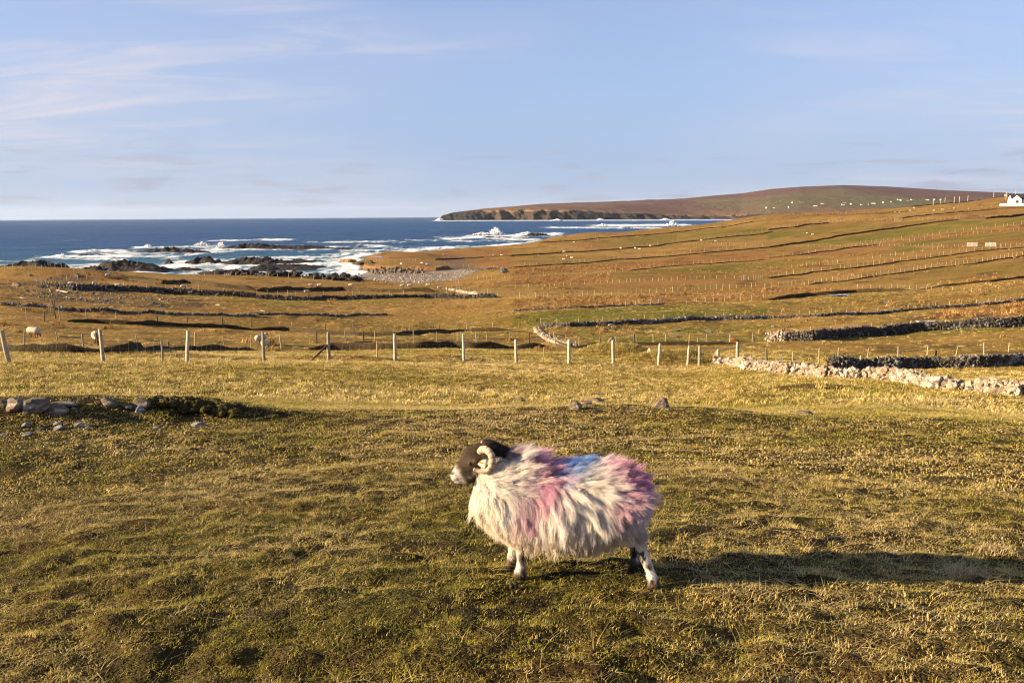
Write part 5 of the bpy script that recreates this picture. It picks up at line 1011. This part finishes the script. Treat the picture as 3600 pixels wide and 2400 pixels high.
# ------------------------------------------------------------------ the other sheep
def far_sheep_mesh(pose, seed, mark=None):
    if pose == 'graze': hd = [((-.34, 0, .62), (-.52, 0, .40), .13, .09), ((-.50, 0, .36), (-.60, 0, .13), .075, .045)]
    elif pose == 'lie': hd = [((-.34, 0, .42), (-.46, 0, .56), .13, .09), ((-.46, 0, .58), (-.62, 0, .52), .075, .045)]
    else: hd = [((-.34, 0, .68), (-.48, 0, .84), .13, .09), ((-.48, 0, .86), (-.66, 0, .78), .075, .045)]
    zc = .30 if pose == 'lie' else .56
    def wl(P): return smin(smin(sdf_cap(P, (-.26, 0, zc), (.28, 0, zc + .01), .235, .25), sdf_cap(P, *hd[0]), .08), sdf_cap(P, (.40, 0, zc + .02), (.52, 0, zc - .18), .07, .035), .06) + .022 * noise3(P * 16 + seed, seed) + .016 * noise3(P * 34 + seed, seed)
    def hd_(P): return np.minimum(sdf_cap(P, *hd[1]), np.minimum(sdf_cap(P, np.array(hd[1][0]) + [0.02, -.05, .02], np.array(hd[1][0]) + [.02, -.14, .0], .022, .012), sdf_cap(P, np.array(hd[1][0]) + [0.02, .05, .02], np.array(hd[1][0]) + [.02, .14, .0], .022, .012)))
    def lg(P):
        d = np.full(len(P), 9.)
        if pose != 'lie':
            for x, y, dx in ((-.26, -.11, .02), (-.22, .11, -.03), (.30, -.11, .04), (.26, .11, -.02)): d = np.minimum(d, np.minimum(sdf_cap(P, (x, y, .45), (x + dx, y, .22), .06, .034), sdf_cap(P, (x + dx, y, .22), (x + dx * .6, y, .0), .032, .030)))
        return d
    V, F = sdf_mesh(lambda P: smin(smin(wl(P), hd_(P), .02), lg(P), .03), (-.80, -.34, -.05), (.66, .34, 1.05), .026)
    w_, h_, l_ = wl(V), hd_(V), lg(V); c = np.tile(np.array([.46, .39, .30]), (len(V), 1)) * (1 + .25 * noise3(V * 9)[:, None]); c = np.where((h_ < w_)[:, None], np.array([.03, .024, .02]), c); c = np.where(((l_ < w_ - .005) & (V[:, 2] < .4))[:, None], np.array([.10, .085, .07]), c)
    if mark is not None: mm = np.exp(-((V[:, 0] - mark[0]) / .13) ** 2) * sstep(zc + .08, zc + .2, V[:, 2]); c = lerp(c, np.array(mark[1]), .85 * mm)
    me = bpy.data.meshes.new('sheep'); me.from_pydata(V.tolist(), [], F.tolist()); me.polygons.foreach_set('use_smooth', np.ones(len(me.polygons), bool)); me.materials.append(SHM); a = me.attributes.new('col', 'FLOAT_COLOR', 'POINT'); d = np.ones((len(V), 4), np.float32); d[:, :3] = np.clip(c, 0, .9); a.data.foreach_set('color', d.ravel()); return me
FS = {'graze': far_sheep_mesh('graze', 1), 'stand': far_sheep_mesh('stand', 2), 'lie': far_sheep_mesh('lie', 3), 'graze_blue': far_sheep_mesh('graze', 4, (.1, (.10, .38, .55))), 'stand_green': far_sheep_mesh('stand', 5, (.05, (.12, .45, .38)))}
def sheep(z, x, y, pose, rz, label, scale=1.0, group='sheep in the distant fields'):
    c = hit(*S(z, (x, y))[0]); o = inst('sheep', FS[pose], None, c + Vector((0, 0, -.01)), (0, 0, rz), (scale * .86,) * 3); tag(o, label, 'sheep', group); return o
PI = math.pi
for a_ in (('A',312,1272,'graze',PI-.25,'grazing sheep farthest left behind the thick corner post'),('A',880,1325,'graze',PI-1.1,'grazing sheep half hidden by a dark stake'),('B',48,1335,'stand',PI+.9,'standing black-faced sheep behind the leaning thick post'),('B',85,1375,'graze',PI+1.3,'pale sheep in front of the standing black-faced one',.8),
 ('A',995,718,'graze_blue',.5,'sheep with a blue-green mark high on the left shore bank'),('A',873,795,'graze',1.3,'sheep below the dense stakes of the knoll'),('A',655,800,'graze_blue',.2,'sheep with a blue mark in front of the stony knoll'),('A',1085,815,'stand_green',.1,'sheep with a green mark beside the high dark wall'),('A',1688,825,'graze',.4,'lone sheep by the fence between the two dark walls'),
 ('B',465,868,'stand',.6,'grey sheep among stones below the shore bank'),('B',585,798,'lie',PI,'resting sheep, right of the pair below the boulder beach'),('B',505,798,'lie',0.2,'resting sheep, left of the pair below the boulder beach'),('B',872,808,'graze',.0,'lone sheep grazing midway below the boulder beach'),('B',1345,812,'graze',.1,'left sheep of two walking below the pebbles'),('B',1410,810,'graze',PI,'right sheep of two walking below the pebbles'),('B',1580,808,'stand',PI,'black-faced sheep below the right end of the pebbles'),('B',1685,820,'lie',.3,'sheep resting near the pen corner'),('B',1755,848,'stand',1.6,'white sheep against the sunlit curving wall')): sheep(*a_)
ORD = ['first', 'second', 'third', 'fourth', 'fifth', 'sixth', 'seventh', 'eighth', 'ninth', 'tenth', 'eleventh', 'twelfth', 'thirteenth', 'fourteenth', 'fifteenth', 'sixteenth', 'seventeenth', 'eighteenth', 'nineteenth', 'twentieth', 'twenty-first', 'twenty-second', 'twenty-third', 'twenty-fourth']
for grp, where, z_, lst in (('b', 'tiny sheep from the left in the pasture beyond the beach', 'B', ((1337,610),(1525,601),(1575,613),(1728,520),(2187,526),(2258,528))), ('c', 'tiny sheep from the left on the brown seaward slope', 'C', ((253,520),(477,558),(478,494),(513,535),(551,552),(568,404),(793,377),(1000,462),(1133,455),(1173,464),(1270,438),(1740,389),(1870,398))), ('d', 'tiny sheep from the left in the top fields near the bungalow', 'D', ((360,585),(410,597),(640,392),(718,390),(1170,388),(1208,386),(1305,371),(1340,350),(1523,374),(1598,361),(1615,366),(1710,355),(1845,352)))):
    for k_, (x, y) in enumerate(sorted(lst)): sheep(z_, x, y, random.choice(['graze', 'graze', 'stand', 'lie']), random.uniform(-.7, .7) + random.choice((0, PI)), '%s %s' % (ORD[k_], where), 1.15)

# ------------------------------------------------------------------ houses
WHITE = rough_mat('white_render', (.60, .58, .54), (.72, .70, .66), .6, .85, 0); SLATE = rough_mat('slate', (.020, .022, .028), (.045, .048, .058), 1.5, .6, .3, .05); GLASS = rough_mat('window_glass', (.03, .045, .06), (.06, .08, .1), .5, .1, 0, spec=.8); STONEH = rough_mat('stone_house', (.22, .19, .16), (.34, .30, .25), .5, .9, 0); FRAME = rough_mat('window_frame', (.7, .7, .7), (.8, .8, .8), 1, .6, 0)
def box(name, a, b, mat, parent):
    (x0, y0, z0), (x1, y1, z1) = a, b; V = [(x, y, z) for x in (x0, x1) for y in (y0, y1) for z in (z0, z1)]; F = [(0,1,3,2),(4,6,7,5),(0,4,5,1),(2,3,7,6),(0,2,6,4),(1,5,7,3)]
    return mesh_obj(name, V, F, mat, parent, smooth=False)
def gable_house(name, c, L_, W_, H_, RH, rz, wall, label, group, chim=2, wins=3, sunk=1.5):
    root = empty(name, c, rz); tag(root, label, 'house', group); l, w_ = L_ / 2, W_ / 2
    V = [(-l,-w_,-sunk),(l,-w_,-sunk),(l,w_,-sunk),(-l,w_,-sunk),(-l,-w_,H_),(l,-w_,H_),(l,w_,H_),(-l,w_,H_),(-l,0,H_+RH),(l,0,H_+RH)]
    wl_ = mesh_obj('wall', V, [(0,1,5,4),(2,3,7,6),(1,2,6,9,5),(3,0,4,8,7)], wall, root, smooth=False)
    o_ = .25; k = RH / w_; rv = []
    for x in (-l - .15, l + .15):
        for y, z in ((-w_ - o_, H_ - o_ * k), (0, H_ + RH), (w_ + o_, H_ - o_ * k)): rv += [(x, y, z + .03), (x, y, z + .2)]
    roof = mesh_obj('roof', rv, [(0,2,8,6),(1,7,9,3),(2,4,10,8),(3,9,11,5),(0,6,7,1),(4,5,11,10),(0,1,3,2),(2,3,5,4),(6,8,9,7),(8,10,11,9)], SLATE, root, smooth=False)
    for s_ in ((-1, 1)[:chim] if chim else ()): box('chimney', (s_ * (l - .5) - .35, -.3, H_ + RH - .4), (s_ * (l - .5) + .35, .3, H_ + RH + .9), wall, roof)
    for k_ in range(wins):
        x = -l + L_ * (k_ + .5) / wins
        wn = box('window' if k_ != wins // 2 or wins < 3 else 'door', (x - .5, -w_ - .04, .9 if not (wins >= 3 and k_ == wins // 2) else 0), (x + .5, -w_ + .05, 2.05), GLASS, root)
        if wn.name.startswith('window'): box('sill', (x - .6, -w_ - .12, .78), (x + .6, -w_ + .02, .9), FRAME, wn)
    g_ = box('window', (-l - .04, -.5, .9), (-l + .05, .5, 2.0), GLASS, root); box('sill', (-l - .12, -.6, .78), (-l + .02, .6, .9), FRAME, g_)
    return root
# points on the far hillside
HXf = HX.reshape(-1, 3)
def on_hill(px, py):
    """first place on the hill sheet seen at this point of the photograph"""
    i = int(np.clip(round((px - 1545) / 4), 0, len(hu) - 1)); colp = HX[i]; qx, qy = project(colp); vis = np.nonzero(qy[:-8] <= py)[0]; j = int(vis[0]) if len(vis) else 40; j = max(j, 1); t = (qy[j - 1] - py) / max(qy[j - 1] - qy[j], 1e-6); q = colp[j - 1] + (colp[j] - colp[j - 1]) * min(max(t, 0), 1); return Vector(q)
hs = sorted([(97,283,10),(200,297,12),(287,292,19),(180,338,17),(410,326,17),(475,306,14),(660,316,14),(735,310,16),(672,296,14),(830,318,8),(897,314,13),(932,303,20),(1030,296,18),(1105,290,22),(1290,270,16),(1185,276,12),(1160,268,14),(1250,276,10),(1428,270,14),(1490,270,16),(1550,272,12),(38,342,9),(-800,82,16)])
for k_, (x, y, wd) in enumerate(hs):
    c = on_hill(*S('D', (x, y))[0]) if x > -500 else on_hill(*S('C', (2325, 82))[0]); W_ = wd * .85; stone_ = k_ in (2, 5, 9, 12, 15, 18)
    gable_house('cottage', c, W_, 6.0, 2.6, 2.4, random.choice((-.35, -.15, .1, .9)), STONEH if stone_ else WHITE, ('%s %s cottage from the left on the far green hillside' % (ORD[k_], 'stone' if stone_ else 'white')), 'cottages on the far hillside', random.choice((1, 2)), 3, 4.0)
# white bungalow at the right edge with its garden wall
c = hit(*S('D', (2300, 318))[0]); dep = c.length; bung = gable_house('bungalow', c + Vector((5.0, 2.0, .3)), 15.0, 7.4, 2.7, 2.3, -.28, WHITE, 'white bungalow with dark slate roof at the right edge of the hill', None, 0, 3, 2.0)
wing = mesh_obj('gable_wing', [(-7.4,-5.2,-2),(-3.4,-5.2,-2),(-3.4,-3.6,-2),(-7.4,-3.6,-2),(-7.4,-5.2,2.7),(-3.4,-5.2,2.7),(-3.4,-3.6,2.7),(-7.4,-3.6,2.7),(-5.4,-5.2,4.5),(-5.4,-3.6,4.5)], [(0,1,5,8,4),(1,2,6,5),(3,0,4,7),(4,8,9,7),(8,5,6,9)], WHITE, bung, smooth=False)
wn = box('window', (-6.0, -5.25, .8), (-4.8, -5.15, 2.1), GLASS, bung); box('sill', (-6.1, -5.32, .68), (-4.7, -5.15, .8), FRAME, wn)
gw = empty('garden_wall', hit(*S('D', (2130, 322))[0])); tag(gw, 'low white garden wall in front of the bungalow', 'garden wall', None, 'thing'); P = path3('D', [(2130,324),(2200,324),(2352,322),(2420,320)], 2.0); g0 = Vector(gw.location)
for a, b in zip(P[:-1], P[1:]):
    a, b = a - g0, b - g0; t = (b - a).normalized(); n_ = Vector((-t.y, t.x, 0)) * .15; z0, z1 = Vector((0, 0, -.6)), Vector((0, 0, 1.1))
    V = [a - n_ + z0, b - n_ + z0, b + n_ + z0, a + n_ + z0, a - n_ + z1, b - n_ + z1, b + n_ + z1, a + n_ + z1]; mesh_obj('wall_panel', [tuple(v) for v in V], [(0,1,5,4),(2,3,7,6),(4,5,6,7),(0,4,7,3),(1,2,6,5)], WHITE, gw, smooth=False)
# poles on the ridge
POLE = rough_mat('pole_wood', (.30, .26, .22), (.45, .40, .34), 2, .9, 0)
pj = sorted([(480,528,470),(635,510,445),(720,500,405),(912,478,395),(1018,450,410),(1195,428,350),(1728,388,310),(2180,382,278),(1985,440,395)])
for k_, (x, y, t) in enumerate(pj):
    b, tp = S('J', (x, y), (x, t)); c = hit(*b); h_ = max(4.0, (b[1] - tp[1]) / FPX * c.length); root = empty('utility_pole', c); tag(root, '%s utility pole from the left along the ridge' % ORD[k_], 'utility pole', 'utility poles on the ridge')
    vs, fs = tube_verts([[(0, 0, -.5), (.05, 0, h_)]], .17, 6); mesh_obj('pole', vs, fs, POLE, root); vs, fs = tube_verts([[(-.7, 0, h_ - .5), (.8, .1, h_ - .5)]], .07, 4); mesh_obj('crossarm', vs, fs, POLE, root)
c = hit(*S('J', (1972, 485))[0]); sb = empty('notice_board', c); tag(sb, 'small white board on a post left of the bungalow', 'sign'); vs, fs = tube_verts([[(0, 0, -.3), (0, 0, 3.4)]], .07, 6); mesh_obj('post', vs, fs, POLE, sb); box('board', (-.75, -.06, 1.9), (.75, .06, 3.2), FRAME, sb)
tag(box('parked_van', (0, 0, 0), (0, 0, 0), WHITE, None), None) if False else None

# ------------------------------------------------------------------ small things lying about
PLANKW = rough_mat('grey_plank', (.30, .26, .20), (.46, .40, .31), 3, .9, .3, .02, coord='obj', rnd=.2); BLUEP = rough_mat('blue_plastic', (.02, .16, .42), (.03, .22, .5), 2, .5, 0)
c = hit(*S('H', (895, 252))[0]); st_ = empty('board_pile', c, .12); tag(st_, 'pile of long grey boards on blue sheeting beyond the upper wall', 'board pile'); W_ = 320 / 4.276 / FPX * c.length / 2
for k_, (y, z, l, q) in enumerate(((-.5, .04, 1.0, 0), (-.1, .04, .96, .1), (.3, .04, .98, 0), (-.35, .16, .9, -.1), (.1, .16, .92, .15))): box('plank', (-W_ * l + q, y, z + .02), (W_ * l * .86 + q, y + .34, z + .11), PLANKW, st_)
m_ = mound('blue_sheet', None, None, Vector((0, 0, 0)), 1, 1, 1, 0, BLUEP, 5, 6) if False else None
V = [(W_ * (.55 + .45 * u), -.75 + v * 1.3, .02 + .14 * math.sin(3.1 * u) * (1 - .3 * v) + .05 * ((i * 7) % 3)) for i, (u, v) in enumerate([(a / 6, b / 4) for a in range(7) for b in range(5)])]; sh_ = mesh_obj('sheeting', V, [(a * 5 + b, (a + 1) * 5 + b, (a + 1) * 5 + b + 1, a * 5 + b + 1) for a in range(6) for b in range(4)], BLUEP, st_); sh_.modifiers.new('thick', 'SOLIDIFY').thickness = .02
def log_(z, x0, y0, x1, y1, rad, label, mat=None):
    a, b = hit(*S(z, (x0, y0))[0]), hit(*S(z, (x1, y1))[0])
    d_ = b - a; d_.z = min(max(d_.z, -.25), .25)
    if d_.length > 6: d_ = d_.normalized() * 3
    n = 7; pth = [tuple(d_ * (i / (n - 1)) + Vector((0, random.uniform(-.04, .04), rad * .7 + random.uniform(-.02, .04)))) for i in range(n)]; vs, fs = tube_verts([pth], rad, 8)
    for i in range(8): vs[i] = tuple(Vector(pth[0]) + (Vector(vs[i]) - Vector(pth[0])) * .75); vs[-1 - i] = tuple(Vector(pth[-1]) + (Vector(vs[-1 - i]) - Vector(pth[-1])) * .6)
    fs += [tuple(range(8)), tuple(range(len(vs) - 8, len(vs)))]; o = mesh_obj('driftwood', vs, fs, mat or PLANKW); o.location = a; tag(o, label, 'driftwood', 'driftwood and fallen posts'); return o
log_('A', 515, 842, 625, 862, .09, 'long pale driftwood pole at the foot of the knoll'); log_('A', 175, 910, 245, 920, .08, 'short pale driftwood left of the driftwood pole'); log_('A', 612, 905, 645, 920, .10, 'stubby pale driftwood block below the driftwood pole'); log_('A', 1980, 972, 2030, 978, .07, 'pale stick lying alone in the left pasture'); log_('A', 1280, 1138, 1365, 1144, .06, 'grey fallen post on the narrow dark bank'); log_('C', 885, 1163, 935, 1166, .11, 'white drum-like log against the valley wall', WHITE); log_('B', 28, 1028, 92, 1032, .06, 'thin pale stick above the low line of wall stones')
POOL, nt, p, _ = new_mat('pool_water'); p.inputs['Base Color'].default_value = (.02, .03, .04, 1); p.inputs['Roughness'].default_value = .06; p.inputs['IOR'].default_value = 1.33
def pool(z, pts, label):
    P = [hit(*q) for q in S(z, *pts)]; zc_ = max(q.z for q in P) + .05; c = sum(P, Vector()) / len(P); o = mesh_obj('pool', [(q.x - c.x, q.y - c.y, 0) for q in P], [tuple(range(len(P)))], POOL, smooth=False); o.location = (c.x, c.y, zc_); tag(o, label, 'pool', 'pools of standing water')
pool('D', [(520,1160),(640,1150),(745,1142),(740,1150),(640,1160),(560,1166)], 'long thin pool under the ditch bank'); pool('D', [(1062,1214),(1095,1213),(1092,1222),(1064,1222)], 'tiny pool in the rough right pasture'); pool('B', [(1088,534),(1170,532),(1150,542),(1092,543)], 'small bright pool above the beach')

# dead tussocks and a dropping in the near grass
def tussock(px, py, n, rad, l0, l1, label, seed):
    c = hit(px, py); me = tuft_mesh(n, rad, l0, l1, .0036, 1.05, 1.0, seed, DEAD); o = inst('dead_tussock', me, None, c + Vector((0, 0, .005)), (0, 0, .4)); tag(o, label, 'tussock', 'dead grass tussocks')
DEAD = rough_mat('dead_grass', (.27, .195, .085), (.48, .37, .19), 30, .9, 0, coord='obj', spec=.15)
tussock(3385, 2020, 260, .11, .07, .20, 'pale dead tussock at the edge of the sheep shadow', 401); tussock(770, 1945, 80, .13, .04, .12, 'straw tussock in the left foreground', 402); tussock(3480, 1935, 120, .09, .06, .16, 'flattened straw tussock above the sheep shadow at the right', 403)
tussock(2230, 1545, 160, .16, .06, .15, 'dry tussock behind the rump of the horned sheep', 404); tussock(620, 2145, 26, .07, .05, .12, 'small wiry straw tuft low in the left foreground', 405); tussock(2660, 2090, 30, .08, .04, .11, 'thin straw tuft below the sheep shadow', 406)
DUNG = rough_mat('dropping', (.010, .008, .006), (.03, .022, .016), 40, .7, .5, .01, coord='obj')
c = hit(1808, 2068); dg = lumps('dropping', 9, lambda r: (r.normal() * .018, r.normal() * .014, .012 + .012 * r.random()), lambda r: np.array([.014, .012, .011]) * r.uniform(.8, 1.4), 407, DUNG); dg.location = c; tag(dg, 'dark sheep dropping in front of the forelegs', 'dropping')

# ------------------------------------------------------------------ the air over the bay
def build_haze():
    b = box('haze', (-27000, -600, -12), (27000, 27000, 330), None, None); m = bpy.data.materials.new('haze'); m.use_nodes = True; nt = m.node_tree; nt.nodes.clear(); out = N(nt, 'ShaderNodeOutputMaterial'); v = N(nt, 'ShaderNodeVolumePrincipled'); v.inputs['Color'].default_value = (.66, .80, 1, 1); v.inputs['Density'].default_value = 1.6e-5; v.inputs['Anisotropy'].default_value = .2; nt.links.new(v.outputs[0], out.inputs['Volume']); b.data.materials.append(m); tag(b, 'thin sea haze over the bay', 'haze', None, 'stuff')
build_haze()
